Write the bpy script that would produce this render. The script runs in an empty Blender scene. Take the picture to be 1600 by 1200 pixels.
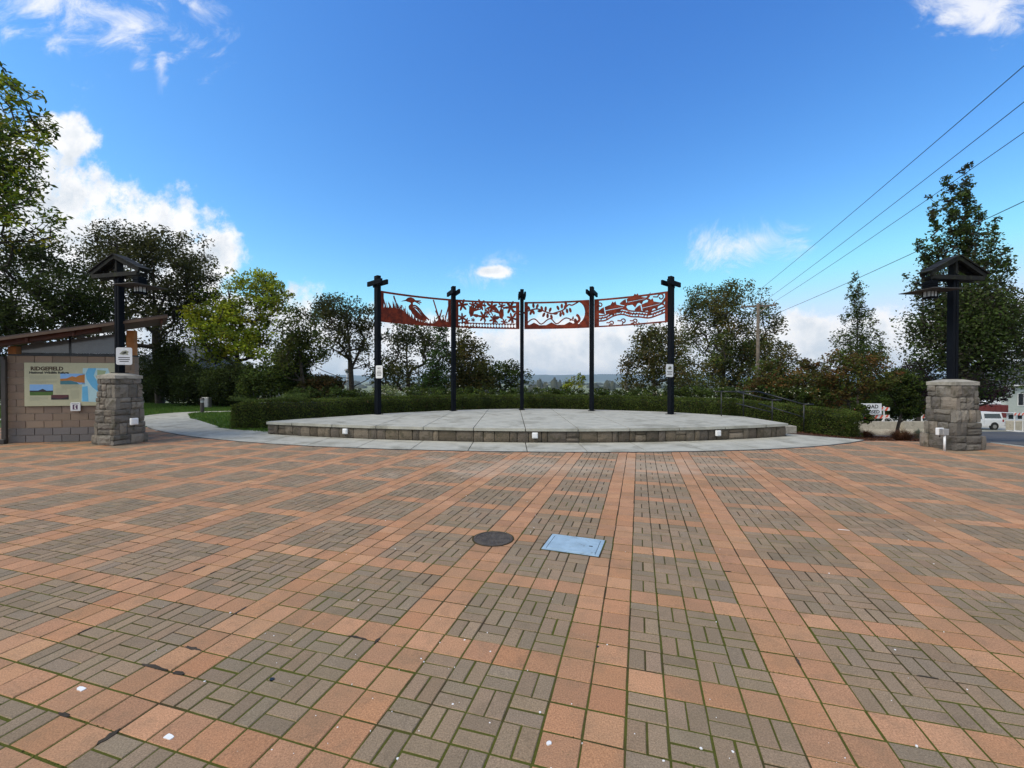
import bpy, math, random
import numpy as np
from mathutils import Vector, Matrix
random.seed(7); RNG = np.random.default_rng(11)
sc = bpy.context.scene
COL = sc.collection
R = math.radians
# ------------------------------------------------------------------ camera
F = 675.0; HC = 1.64; PD = math.atan(6/675)          # focal in px of a 1600 wide picture, eye height, pitch down
cam = bpy.data.cameras.new('camera'); co = bpy.data.objects.new('camera', cam); COL.objects.link(co)
co.location = (0, 0, HC); co.rotation_euler = (math.pi/2 - PD, 0, 0)
cam.sensor_width = 36; cam.lens = 36*F/1600; cam.clip_start = .05; cam.clip_end = 40000
sc.camera = co
sc.render.resolution_x = 1024; sc.render.resolution_y = 768
sc.view_settings.view_transform = 'Standard'; sc.view_settings.look = 'None'
sc.view_settings.exposure = 0.0; sc.view_settings.gamma = 1; sc.view_settings.use_curve_mapping = False

def W(px, py, Y):
    a = (px-800)/F; b = (600-py)/F
    d = Vector((a, math.cos(PD)+b*math.sin(PD), -math.sin(PD)+b*math.cos(PD)))
    return Vector((0, 0, HC)) + d*(Y/d.y)
def G(px, py, z=0.0):
    a = (px-800)/F; b = (600-py)/F
    d = Vector((a, math.cos(PD)+b*math.sin(PD), -math.sin(PD)+b*math.cos(PD)))
    return Vector((0, 0, HC)) + d*((z-HC)/d.z)

# ------------------------------------------------------------------ sky, sun
SUN_EL, SUN_AZ = 48.0, -118.0          # azimuth from +Y, negative is to the left
world = bpy.data.worlds.new('World'); sc.world = world; world.use_nodes = True
wn = world.node_tree; wn.nodes.clear()
class NT:
    def __init__(s, t): s.t = t
    def n(s, typ, ins=None, **kw):
        nd = s.t.nodes.new(typ)
        for k, v in kw.items(): setattr(nd, k, v)
        if ins:
            for k, v in ins.items():
                if hasattr(v, 'is_output') or isinstance(v, bpy.types.NodeSocket): s.t.links.new(v, nd.inputs[k])
                else: nd.inputs[k].default_value = v
        return nd
    def m(s, op, a, b=None, c=None, clamp=False):
        nd = s.t.nodes.new('ShaderNodeMath'); nd.operation = op; nd.use_clamp = clamp
        for i, v in enumerate((a, b, c)):
            if v is None: continue
            if isinstance(v, bpy.types.NodeSocket): s.t.links.new(v, nd.inputs[i])
            else: nd.inputs[i].default_value = v
        return nd.outputs[0]
    def mix(s, f, a, b, mode='MIX'):
        nd = s.t.nodes.new('ShaderNodeMix'); nd.data_type = 'RGBA'; nd.blend_type = mode
        for i, v in ((0, f), (6, a), (7, b)):
            if isinstance(v, bpy.types.NodeSocket): s.t.links.new(v, nd.inputs[i])
            elif i == 0: nd.inputs[0].default_value = v
            else: nd.inputs[i].default_value = (*v[:3], 1)
        return nd.outputs[2]
    def ss(s, v, lo, hi):
        nd = s.t.nodes.new('ShaderNodeMapRange'); nd.interpolation_type = 'SMOOTHSTEP'
        s.t.links.new(v, nd.inputs[0]); nd.inputs[1].default_value = lo; nd.inputs[2].default_value = hi
        return nd.outputs[0]
    def noise(s, vec, scale, detail=4, rough=.55, out=0, dist=0.0):
        nd = s.t.nodes.new('ShaderNodeTexNoise')
        if vec is not None: s.t.links.new(vec, nd.inputs['Vector'])
        nd.inputs['Scale'].default_value = scale; nd.inputs['Detail'].default_value = detail
        nd.inputs['Roughness'].default_value = rough; nd.inputs['Distortion'].default_value = dist
        return nd.outputs[out]
w = NT(wn)
sky = w.n('ShaderNodeTexSky', sky_type='NISHITA'); sky.sun_disc = False
sky.sun_elevation = R(SUN_EL); sky.sun_rotation = R(SUN_AZ); sky.air_density = 1.0; sky.dust_density = .35; sky.ozone_density = 2.2; sky.altitude = 100
tc = w.n('ShaderNodeTexCoord').outputs['Generated']
sep = w.n('ShaderNodeSeparateXYZ', {0: tc})
sx, sy, sz = sep.outputs
yy = w.m('MAXIMUM', sy, .08)
gx = w.m('DIVIDE', sx, yy); gz = w.m('DIVIDE', sz, yy)
gv = w.n('ShaderNodeCombineXYZ', {0: gx, 1: gz}).outputs[0]
def blob(px, py, rx, ry, rot=0):
    cx, cy = (px-800)/F, (594-py)/F; c, s_ = math.cos(R(rot)), math.sin(R(rot))
    dx = w.m('SUBTRACT', gx, cx); dz = w.m('SUBTRACT', gz, cy)
    a = w.m('ADD', w.m('MULTIPLY', dx, c*F/rx), w.m('MULTIPLY', dz, s_*F/rx))
    b = w.m('ADD', w.m('MULTIPLY', dx, -s_*F/ry), w.m('MULTIPLY', dz, c*F/ry))
    r2 = w.m('ADD', w.m('MULTIPLY', a, a), w.m('MULTIPLY', b, b))
    return w.m('SUBTRACT', 1.0, w.m('SQRT', r2))
def union(l):
    o = l[0]
    for k in l[1:]: o = w.m('MAXIMUM', o, k)
    return o
n1 = w.m('ADD', w.m('MULTIPLY', w.noise(gv, 6.5, 9, .62), .62), w.m('MULTIPLY', w.noise(gv, 15, 7, .62), .38)); n2 = w.noise(gv, 2.2, 6, .6)
front = w.ss(sy, .08, .25)
# dense cumulus
big = union([blob(40, 370, 330, 190, -30), blob(200, 420, 230, 130, -20), blob(10, 270, 150, 110, -35), blob(250, 370, 110, 90), blob(335, 400, 75, 50, -20), blob(110, 215, 70, 40, -20), blob(330, 520, 260, 90),
             blob(1262, 535, 85, 75), blob(1390, 545, 130, 75), blob(1590, 530, 110, 85), blob(980, 545, 420, 62), blob(780, 555, 420, 62), blob(500, 545, 300, 80), blob(1180, 555, 300, 60), blob(768, 426, 34, 14)])
d1 = w.m('ADD', big, w.m('ADD', w.m('MULTIPLY', w.m('SUBTRACT', n1, .5), 3.0), .08))
m1 = w.m('MULTIPLY', w.ss(d1, .10, .55), front)
# thin wisps
map2 = w.n('ShaderNodeMapping', {0: gv}, vector_type='POINT'); map2.inputs['Scale'].default_value = (1.0, 1.5, 1); map2.inputs['Rotation'].default_value = (0, 0, R(-30))
n3 = w.noise(map2.outputs[0], 5.5, 10, .68, dist=.9)
thin = union([blob(90, 5, 260, 85, -12), blob(220, 40, 120, 90), blob(255, 110, 18, 70), blob(1520, 18, 150, 60, -8), blob(1150, 384, 130, 42, 6), blob(768, 426, 75, 36), blob(1185, 375, 45, 24)])
d2 = w.m('ADD', thin, w.m('MULTIPLY', w.m('SUBTRACT', n3, .5), 4.2))
m2 = w.m('MULTIPLY', w.m('MULTIPLY', w.ss(d2, .1, 1.5), .85), front)
# broken cloud low all round and behind the camera, unseen, cover widened to give whiter light
zz = w.m('ADD', w.m('ABSOLUTE', sz), .18)
pv = w.n('ShaderNodeCombineXYZ', {0: w.m('DIVIDE', sx, zz), 1: w.m('DIVIDE', sy, zz)}).outputs[0]
n4 = w.noise(pv, 1.1, 7, .6)
m3 = w.m('MULTIPLY', w.ss(n4, .40, .56), w.m('SUBTRACT', 1.0, front))
cl = w.m('MAXIMUM', w.m('MAXIMUM', m1, m2), m3)
# shading inside the cumulus: bright billows, grey bases
off = w.n('ShaderNodeVectorMath', {0: gv, 1: (-.02, .05, 0)}, operation='ADD').outputs[0]
n1b = w.noise(off, 8.0, 6, .55); n1a = w.noise(gv, 8.0, 6, .55)
edge = w.m('SUBTRACT', 1.0, w.ss(d1, .35, 1.0))
lit = w.m('ADD', w.m('MULTIPLY', w.m('SUBTRACT', n1a, n1b), 3.4), w.m('MULTIPLY', edge, .75))
lit = w.m('ADD', lit, .30, clamp=True)
lit = w.m('MAXIMUM', lit, w.m('SUBTRACT', 1.0, w.ss(d1, .05, .35)))
ccol = w.mix(lit, (.72, .79, .87), (1.05, 1.05, 1.06))
hs = w.n('ShaderNodeVectorMath', {0: sky.outputs[0], 1: (.60, 1.17, 1.60)}, operation='MULTIPLY')
SKYS = .145
skyc = w.n('ShaderNodeVectorMath', {0: hs.outputs[0], 'Scale': SKYS}, operation='SCALE').outputs[0]
sp3 = w.n('ShaderNodeSeparateColor', {0: skyc}).outputs
def crv(x, a, p, mx): return w.m('SMOOTH_MIN', w.m('MULTIPLY', w.m('POWER', x, p), a), mx, .15)
skyc = w.n('ShaderNodeCombineColor', {0: crv(sp3[0], 4.2, 1.62, .70), 1: crv(sp3[1], 1.52, 1.34, .88), 2: crv(sp3[2], 1.06, .9, 1.12)}).outputs[0]
fin = w.mix(cl, skyc, ccol)
fin2 = w.n('ShaderNodeVectorMath', {0: fin, 'Scale': 1/SKYS}, operation='SCALE').outputs[0]
bg = w.n('ShaderNodeBackground', {'Color': fin2, 'Strength': SKYS})
w.n('ShaderNodeOutputWorld', {0: bg.outputs[0]})
sl = bpy.data.lights.new('sun', 'SUN'); sl.energy = 2.9; sl.angle = R(35); sl.color = (1, .90, .76)
so = bpy.data.objects.new('sun', sl); COL.objects.link(so)
el, az = R(SUN_EL), R(SUN_AZ)
so.rotation_euler = Vector((math.sin(az)*math.cos(el), math.cos(az)*math.cos(el), math.sin(el))).to_track_quat('Z', 'Y').to_euler()
so.location = (-20, 10, 30)

# ------------------------------------------------------------------ materials
MAT = {}
def mat(name, col, rough=.85, var=.25, scale=6, col2=None, bump=0.0, bscale=40, tint=False, metal=0, spec=.3, trans=0, stain=None, stscale=1.2, stlo=.5, sthi=.7, obj=False):
    if name in MAT: return MAT[name]
    m = bpy.data.materials.new(name); m.use_nodes = True; t = NT(m.node_tree)
    b = m.node_tree.nodes['Principled BSDF']
    pos = t.n('ShaderNodeTexCoord').outputs['Object'] if obj else t.n('ShaderNodeNewGeometry').outputs['Position']
    if tint: base = t.n('ShaderNodeAttribute', attribute_name='tint').outputs['Color']
    else:
        c2 = col2 or tuple(c*(1-var) for c in col)
        base = t.mix(t.ss(t.noise(pos, scale, 5, .6), .35, .65), c2, col)
    g = t.m('ADD', t.m('MULTIPLY', t.m('SUBTRACT', t.noise(pos, scale*9, 3, .7), .5), 1.8), .5)
    base = t.mix(1.0, base, t.n('ShaderNodeCombineColor', {0: t.m('ADD', t.m('MULTIPLY', g, .5*max(var, .15)*2), 1-.5*max(var, .15)), 1: t.m('ADD', t.m('MULTIPLY', g, .5*max(var, .15)*2), 1-.5*max(var, .15)), 2: t.m('ADD', t.m('MULTIPLY', g, .5*max(var, .15)*2), 1-.5*max(var, .15))}).outputs[0], 'MULTIPLY')
    if stain: base = t.mix(t.m('MULTIPLY', t.ss(t.noise(pos, stscale, 6, .65, dist=.4), stlo, sthi), .75), base, stain)
    m.node_tree.links.new(base, b.inputs['Base Color'])
    b.inputs['Roughness'].default_value = rough; b.inputs['Metallic'].default_value = metal; b.inputs['Specular IOR Level'].default_value = spec
    if bump:
        bp = t.n('ShaderNodeBump', {'Height': t.noise(pos, bscale, 6, .65), 'Strength': bump, 'Distance': .02})
        m.node_tree.links.new(bp.outputs[0], b.inputs['Normal'])
    if trans:
        tr = t.n('ShaderNodeBsdfTranslucent', {'Color': base}); ms = t.n('ShaderNodeMixShader', {0: trans, 1: b.outputs[0], 2: tr.outputs[0]})
        m.node_tree.links.new(ms.outputs[0], m.node_tree.nodes['Material Output'].inputs[0])
    MAT[name] = m; return m
def paver_mat():
    m = bpy.data.materials.new('paver'); m.use_nodes = True; t = NT(m.node_tree); b = m.node_tree.nodes['Principled BSDF']
    pos = t.n('ShaderNodeNewGeometry').outputs['Position']; base = t.n('ShaderNodeAttribute', attribute_name='tint').outputs['Color']
    g = t.noise(pos, 130, 5, .8); f = t.m('MAXIMUM', t.m('ADD', t.m('MULTIPLY', t.m('SUBTRACT', g, .5), 2.6), 1.0), .35)
    base = t.mix(1.0, base, t.n('ShaderNodeCombineColor', {0: f, 1: f, 2: f}).outputs[0], 'MULTIPLY')
    # worn patches and grime, a few decimetres across
    g2 = t.noise(pos, 7, 5, .6); base = t.mix(t.m('MULTIPLY', t.ss(g2, .47, .68), .24), base, (.15, .115, .075))
    g3 = t.noise(pos, 1.1, 5, .6); base = t.mix(t.m('MULTIPLY', t.ss(g3, .44, .64), .24), base, (.13, .11, .065))
    g5 = t.noise(pos, 3.2, 6, .7, dist=.6); base = t.mix(t.m('MULTIPLY', t.ss(g5, .58, .66), .22), base, (.085, .065, .045))
    # pale sand dust washed along the front of the platform
    sp = t.n('ShaderNodeSeparateXYZ', {0: pos})
    dy = t.m('DIVIDE', t.m('ABSOLUTE', t.m('SUBTRACT', t.m('SUBTRACT', sp.outputs[1], t.m('MULTIPLY', t.m('ABSOLUTE', t.m('SUBTRACT', sp.outputs[0], 1.0)), .02)), 8.2)), 1.5)
    dx = t.m('DIVIDE', t.m('ABSOLUTE', t.m('SUBTRACT', sp.outputs[0], 1.2)), 5.5)
    mk = t.m('SUBTRACT', 1.0, t.m('MAXIMUM', dy, dx))
    mk = t.m('ADD', mk, t.m('MULTIPLY', t.m('SUBTRACT', t.noise(pos, .9, 6, .65), .5), 2.2))
    base = t.mix(t.m('MULTIPLY', t.ss(mk, .3, .9), .42), base, (.42, .35, .27))
    # moss creeping on to the edges
    g4 = t.m('MULTIPLY', t.ss(t.noise(pos, 22, 5, .7), .62, .7), t.ss(t.noise(pos, .8, 3, .5), .45, .62))
    base = t.mix(t.m('MULTIPLY', g4, .5), base, (.06, .075, .02))
    ck = t.noise(pos, 60, 4, .8); base = t.mix(t.ss(ck, .69, .72), base, (.5, .46, .4))
    m.node_tree.links.new(base, b.inputs['Base Color']); b.inputs['Roughness'].default_value = .9; b.inputs['Specular IOR Level'].default_value = .25
    bp = t.n('ShaderNodeBump', {'Height': t.noise(pos, 190, 4, .75), 'Strength': .5, 'Distance': .004}); m.node_tree.links.new(bp.outputs[0], b.inputs['Normal'])
    return m
def joint_mat():
    m = bpy.data.materials.new('joint'); m.use_nodes = True; t = NT(m.node_tree); b = m.node_tree.nodes['Principled BSDF']
    pos = t.n('ShaderNodeNewGeometry').outputs['Position']
    a = t.mix(t.noise(pos, 60, 4, .7), (.03, .022, .014), (.075, .055, .035))
    gr = t.mix(t.noise(pos, 90, 3, .7), (.045, .05, .010), (.115, .125, .028))
    sp = t.n('ShaderNodeSeparateXYZ', {0: pos})
    mk = t.m('ADD', t.noise(pos, 1.0, 5, .7), t.m('MULTIPLY', t.m('SUBTRACT', 4.0, sp.outputs[1]), .045))
    c = t.mix(t.ss(mk, .42, .60), a, gr)
    m.node_tree.links.new(c, b.inputs['Base Color']); b.inputs['Roughness'].default_value = 1; b.inputs['Specular IOR Level'].default_value = .05
    bp = t.n('ShaderNodeBump', {'Height': t.noise(pos, 150, 4, .75), 'Strength': .8, 'Distance': .006}); m.node_tree.links.new(bp.outputs[0], b.inputs['Normal'])
    return m
MAT['paver'] = paver_mat(); MAT['joint'] = joint_mat()
mat('concrete', (.405, .40, .345), var=.16, scale=2.5, bump=.25, bscale=90, stain=(.21, .205, .165), stscale=1.3, stlo=.47, sthi=.66)
mat('concrete_old', (.36, .34, .29), var=.3, scale=6, bump=.5, bscale=50, stain=(.13, .12, .10), stscale=5, stlo=.5, sthi=.72)
mat('stone', (.2, .2, .2), tint=True, var=.5, scale=9, bump=1, bscale=28, stain=(.06, .055, .035), stscale=6, stlo=.48, sthi=.68, rough=.95)
mat('mortar', (.12, .105, .085), var=.4, scale=20, bump=.5)
mat('cmu', (.2, .15, .12), tint=True, var=.2, scale=20, bump=.9, bscale=60, rough=.95)
mat('cmu_joint', (.36, .30, .24), var=.2, scale=20)
mat('steel_dark', (.005, .007, .011), rough=.7, var=.3, scale=3, spec=.08)
mat('wood_dark', (.010, .011, .010), rough=.85, var=.4, scale=5, stain=(.028, .033, .012), stscale=3, stlo=.5, sthi=.7)
mat('rust_red', (.20, .029, .010), rough=.8, var=.35, scale=5, col2=(.085, .013, .007), spec=.3)
mat('white_plastic', (.74, .75, .76), rough=.5, var=.08, scale=8, spec=.4)
mat('black_metal', (.012, .013, .015), rough=.4, spec=.5, var=.2)
mat('cast_iron', (.11, .092, .075), rough=.7, var=.4, scale=14, metal=.3, bump=.5, bscale=120)
mat('lid_blue', (.30, .42, .52), rough=.55, var=.16, scale=6, bump=.15, bscale=150, stain=(.16, .19, .2), stscale=9, stlo=.55, sthi=.7)
mat('mulch', (.075, .032, .018), var=.6, scale=18, bump=1, bscale=40)
mat('soil', (.05, .04, .028), var=.4, scale=4, bump=.6)
mat('grass_base', (.05, .095, .018), var=.35, scale=3, bump=.6, bscale=60)
mat('asphalt', (.075, .075, .08), var=.2, scale=3, bump=.4, bscale=90, stain=(.11, .11, .11), stscale=.8)
mat('bark', (.06, .05, .04), var=.5, scale=9, bump=.8, bscale=25)
mat('bark_pale', (.17, .14, .10), var=.4, scale=9, bump=.6, bscale=25)
mat('pole_wood', (.15, .125, .10), var=.35, scale=4, bump=.4)
mat('leaf', (.05, .08, .02), tint=True, rough=.7, var=.3, scale=.7, spec=.12, trans=.35)
mat('leaf_dense', (.05, .08, .02), tint=True, rough=.75, var=.3, scale=.7, spec=.1, trans=.2)
mat('petal', (.62, .62, .5), tint=False, rough=.7, trans=.2, var=.1)
mat('core', (.02, .026, .01), var=.5, scale=8, bump=1, bscale=20)
mat('roofing', (.07, .055, .05), var=.3, scale=10)
mat('wood_red', (.07, .02, .010), var=.35, scale=5, rough=.6)
mat('wood_orange', (.40, .17, .06), var=.25, scale=6)
mat('fascia', (.11, .075, .055), var=.2, scale=5)
mat('bronze_pipe', (.045, .038, .033), rough=.5, var=.2, spec=.5)
mat('glass_grey', (.11, .12, .125), rough=.12, var=.1, spec=.6)
mat('panel_cream', (.46, .45, .30), rough=.45, var=.06, scale=3)
mat('siding', (.42, .46, .42), var=.08, scale=3)
mat('shingle', (.085, .095, .105), var=.25, scale=8, bump=.5)
mat('window_dark', (.02, .025, .03), rough=.1, var=.1, spec=.7)
mat('trim_white', (.7, .7, .68), rough=.6, var=.05)
mat('car_white', (.68, .69, .70), rough=.25, var=.04, spec=.6)
mat('tyre', (.02, .02, .02), rough=.9, var=.2)
mat('hub', (.4, .4, .4), rough=.4, metal=.6, var=.1)
mat('lamp_red', (.25, .01, .01), rough=.3, var=.1)
mat('barrier', (.42, .38, .30), var=.25, scale=3, bump=.4, stain=(.2, .18, .14), stscale=3)
mat('stripe_orange', (.75, .12, .06), rough=.5, var=.06)
mat('stripe_white', (.75, .73, .68), rough=.5, var=.06)
mat('red_box', (.13, .02, .018), rough=.6, var=.15)
mat('wire', (.015, .015, .018), rough=.6, var=.1)
for nm, c in dict(print_black=(.02,.02,.02), print_brown=(.07,.045,.025), print_blue=(.13,.42,.66), print_paleblue=(.42,.62,.66), print_sky=(.22,.42,.72), print_orange=(.42,.17,.04), print_teal=(.06,.18,.22),
                  print_green=(.07,.14,.03), print_maroon=(.10,.035,.04), print_grey=(.30,.31,.24), print_hill=(.035,.03,.035), print_palegreen=(.34,.42,.24), print_purple=(.10,.05,.10), print_white=(.75,.75,.75)).items(): mat(nm, c, rough=.45, var=.06)
mat('plain', (.22, .24, .11), var=.35, scale=.004, stain=(.09, .10, .04), stscale=.002, stlo=.45, sthi=.6)
mat('hill', (.04, .06, .035), var=.3, scale=.001)
mat('far_leaf', (.05, .055, .028), var=.4, scale=.03)

# ------------------------------------------------------------------ mesh helpers
def tag(o, label=None, cat=None, group=None, kind=None):
    if label: o['label'] = label
    if cat: o['category'] = cat
    if group: o['group'] = group
    if kind: o['kind'] = kind
    return o
def link(name, me, parent=None):
    o = bpy.data.objects.new(name, me); COL.objects.link(o)
    if parent is not None:
        o.parent = parent
    return o
def empty(name, loc=(0, 0, 0), rz=0):
    o = bpy.data.objects.new(name, None); COL.objects.link(o); o.location = loc; o.rotation_euler = (0, 0, rz); o.empty_display_size = .2
    return o
def T(name, label, cat, loc=(0, 0, 0), rz=0, group=None):
    return tag(empty(name, loc, rz), label, cat, group)
def shade(c, a=.8, b=1.18):
    k = random.uniform(a, b); return tuple(q*k for q in c)
class MB:
    def __init__(s): s.v = []; s.f = []; s.c = []; s.col = (1, 1, 1)
    def add(s, vs, fs, mtx=None):
        n = len(s.v)
        for p in vs:
            p = Vector(p)
            if mtx is not None: p = mtx @ p
            s.v.append(tuple(p)); s.c.append(s.col)
        s.f += [tuple(i+n for i in f) for f in fs]; return s
    def box(s, x0, x1, y0, y1, z0, z1, mtx=None):
        return s.add([(x0,y0,z0),(x1,y0,z0),(x1,y1,z0),(x0,y1,z0),(x0,y0,z1),(x1,y0,z1),(x1,y1,z1),(x0,y1,z1)],
              [(0,3,2,1),(4,5,6,7),(0,1,5,4),(1,2,6,5),(2,3,7,6),(3,0,4,7)], mtx)
    def bbox(s, x0, x1, y0, y1, z0, z1, b=.01, mtx=None):   # bevelled box
        vs = []; 
        for z, i in ((z0, b), (z0+b, 0), (z1-b, 0), (z1, b)):
            for k, (x, y) in enumerate(((x0, y0), (x1, y0), (x1, y1), (x0, y1))):
                sx_ = 1 if k in (0, 3) else -1; sy_ = 1 if k < 2 else -1
                if i: vs += [(x+sx_*b, y+sy_*b, z)]*1 + [(x+sx_*b, y+sy_*b, z)]
                else:
                    p, q = (x+sx_*b, y), (x, y+sy_*b)
                    if k in (0, 2): vs += [(q[0], q[1], z), (p[0], p[1], z)]
                    else: vs += [(p[0], p[1], z), (q[0], q[1], z)]
        fs = [tuple(reversed((0, 2, 4, 6))), (24, 26, 28, 30)]
        for l in range(3):
            for k in range(8):
                a, b_ = l*8+k, l*8+(k+1) % 8; fs.append((a, b_, b_+8, a+8))
        return s.add(vs, fs, mtx)
    def prism(s, pts, z0, z1, mtx=None):
        n = len(pts)
        ar = sum(pts[i][0]*pts[(i+1) % n][1]-pts[(i+1) % n][0]*pts[i][1] for i in range(n))
        if ar < 0: pts = list(reversed(pts))
        vs = [(x, y, z0) for x, y in pts] + [(x, y, z1) for x, y in pts]
        fs = [tuple(reversed(range(n))), tuple(range(n, 2*n))] + [(i, (i+1) % n, n+(i+1) % n, n+i) for i in range(n)]
        return s.add(vs, fs, mtx)
    def tube(s, p, q, r, r2=None, n=8, cap=True):
        p, q = Vector(p), Vector(q); r2 = r if r2 is None else r2
        d = (q-p)
        if d.length < 1e-6: return s
        u = d.normalized().orthogonal().normalized(); v = d.normalized().cross(u)
        vs = []
        for c, rr in ((p, r), (q, r2)):
            for k in range(n):
                a = 2*math.pi*k/n; vs.append(c+u*math.cos(a)*rr+v*math.sin(a)*rr)
        fs = [(k, (k+1) % n, n+(k+1) % n, n+k) for k in range(n)]
        if cap: fs += [tuple(reversed(range(n))), tuple(range(n, 2*n))]
        return s.add(vs, fs)
    def bar(s, p, q, w_, h, up=(0, 0, 1)):      # rectangular bar from p to q
        p, q = Vector(p), Vector(q); d = (q-p).normalized(); side = d.cross(Vector(up)).normalized(); u = side.cross(d)
        vs = [c+side*a*w_/2+u*b*h/2 for c in (p, q) for a, b in ((-1,-1),(1,-1),(1,1),(-1,1))]
        return s.add(vs, [(0,1,2,3),(7,6,5,4),(0,4,5,1),(1,5,6,2),(2,6,7,3),(3,7,4,0)])
    def build(s, name, m, parent=None, smooth=False, tint=False):
        me = bpy.data.meshes.new(name); me.from_pydata(s.v, [], s.f)
        me.materials.append(MAT[m] if isinstance(m, str) else m)
        if tint:
            a = me.color_attributes.new('tint', 'FLOAT_COLOR', 'POINT')
            a.data.foreach_set('color', np.array([(*c, 1) for c in s.c], dtype=np.float32).ravel())
        if smooth: me.shade_smooth()
        me.update(); return link(name, me, parent)
def np_mesh(name, V, Fq, m, parent=None, tint=None, smooth=False):
    me = bpy.data.meshes.new(name); V = np.ascontiguousarray(V, dtype=np.float32); Fq = np.ascontiguousarray(Fq, dtype=np.int32)
    me.vertices.add(len(V)); me.vertices.foreach_set('co', V.ravel())
    k = Fq.shape[1]; me.loops.add(Fq.size); me.loops.foreach_set('vertex_index', Fq.ravel())
    me.polygons.add(len(Fq)); me.polygons.foreach_set('loop_start', np.arange(0, Fq.size, k, dtype=np.int32))
    me.polygons.foreach_set('use_smooth', np.full(len(Fq), bool(smooth)))
    me.update(calc_edges=True)
    if tint is not None:
        a = me.color_attributes.new('tint', 'FLOAT_COLOR', 'POINT')
        a.data.foreach_set('color', np.ascontiguousarray(np.concatenate([tint, np.ones((len(tint), 1))], 1), dtype=np.float32).ravel())
    me.materials.append(MAT[m]); return link(name, me, parent)
def leaf_mesh(name, C, size, tint, m='leaf', parent=None, up=.35, asp=.55, droop=0.0):
    n = len(C)
    d = RNG.normal(size=(n, 3)); d[:, 2] = d[:, 2]*.7-droop; d /= np.linalg.norm(d, axis=1)[:, None]
    nn = RNG.normal(size=(n, 3)); nn[:, 2] += up*2; s = np.cross(d, nn); s /= np.linalg.norm(s, axis=1)[:, None]+1e-9
    nrm = np.cross(s, d); size = np.broadcast_to(np.asarray(size, float).reshape(-1, 1), (n, 1))
    V = np.stack([C-d*size*.5, C+s*size*asp*.5+nrm*size*.09, C+d*size*.5, C-s*size*asp*.5+nrm*size*.09], 1).reshape(-1, 3)
    return np_mesh(name, V, np.arange(4*n).reshape(n, 4), m, parent, np.repeat(tint, 4, 0))
def tints(n, cols, wts=None, jit=.25, ch=.06):
    cols = np.array(cols, float); k = RNG.choice(len(cols), n, p=None if wts is None else np.array(wts)/sum(wts))
    return cols[k]*(1+RNG.uniform(-jit, jit, (n, 1)))*(1+RNG.uniform(-ch, ch, (n, 3)))
def text_mesh(txt, size, name, m, parent, mtx, ext=.001, align='CENTER', bold=0.0, sx_=1.0):
    cu = bpy.data.curves.new(name, 'FONT'); cu.body = txt; cu.size = size; cu.align_x = align; cu.extrude = ext; cu.offset = bold; cu.resolution_u = 2
    o = bpy.data.objects.new(name, cu); COL.objects.link(o); bpy.context.view_layer.update()
    me = bpy.data.meshes.new_from_object(o); bpy.data.objects.remove(o); me.name = name
    me.transform(mtx @ Matrix.Diagonal((sx_, 1, 1, 1))); me.materials.clear(); me.materials.append(MAT[m]); return link(name, me, parent)
FACE = Matrix(((1,0,0,0),(0,0,-1,0),(0,1,0,0),(0,0,0,1)))      # text plane XY -> XZ facing -Y

# ------------------------------------------------------------------ layout curves of the place
_o = np.array([(-12.67,15.0),(-10.1,13.0),(-8.0,11.81),(-6.69,11.3),(-4.4,10.6),(-1.76,9.97),(.32,9.8),(1.63,9.8),(3.67,9.92),(6.5,10.3),(8.04,10.85),(9.6,11.75)])
PO = np.polyfit(_o[:, 0], _o[:, 1], 5)
def outer(x): return np.polyval(PO, x)
_f = np.array([(-7.4,13.05),(-4.2,12.06),(-2.03,11.5),(.37,11.26),(2.5,11.3),(5.38,11.65),(8.0,12.55)])
PF = np.polyfit(_f[:, 0], _f[:, 1], 3)
def front_y(x): return np.polyval(PF, x)
XL, XR = -7.45, 8.05
_b = np.array([(-7.45,13.2),(-7.0,13.9),(-5.8,15.2),(-4.75,16.4),(-2.46,18.1),(-.95,18.8),(.5,19.05),(1.9,18.95),(4.0,18.3),(5.9,17.3),(6.9,16.4),(8.0,15.0),(8.3,14.2)])
def back_y(x): return np.interp(x, _b[:, 0], _b[:, 1])
def plaza_back(x):
    return np.where(x < -12.6, 15.0+(-12.6-x)*.22, np.where(x < 9.6, outer(np.clip(x, -12.6, 9.6)), 11.75-(x-9.6)*.16))

# ------------------------------------------------------------------ terrain
def sstep(t): t = np.clip(t, 0, 1); return t*t*(3-2*t)
def terr(x, y):
    x = np.asarray(x, float); y = np.asarray(y, float)
    right = sstep((x-8.5)/4.0)
    zr = -.106*np.clip(y-11.0, 0, 34)
    ys = 21.0+9*sstep((-x-7)/4)                      # edge of the bluff, further off behind the lawn
    zc = -.32*np.clip(y-ys, 0, 95)
    zr = zr-.3*np.clip(y-85, 0, 88)
    z = zc*(1-right)+zr*right
    return np.maximum(z, -30)
def sheet(name, xs, ys, zoff, m, kind='structure', fn=terr):
    X, Y = np.meshgrid(xs, ys); Z = fn(X, Y)+zoff; V = np.stack([X, Y, Z], -1).reshape(-1, 3)
    nx, ny = len(xs), len(ys); i = np.arange(nx*ny).reshape(ny, nx)
    Fq = np.stack([i[:-1, :-1], i[:-1, 1:], i[1:, 1:], i[1:, :-1]], -1).reshape(-1, 4)
    return tag(np_mesh(name, V, Fq, m, smooth=True), kind=kind)
xs = np.unique(np.concatenate([np.linspace(-12000, -300, 12), np.linspace(-300, -60, 9), np.linspace(-60, 60, 121), np.linspace(60, 300, 9), np.linspace(300, 12000, 12)]))
ys = np.unique(np.concatenate([np.linspace(-200, -10, 6), np.linspace(-10, 60, 71), np.linspace(60, 200, 29), np.linspace(200, 12000, 30)]))
sheet('ground', xs, ys, -.09, 'soil')
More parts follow.
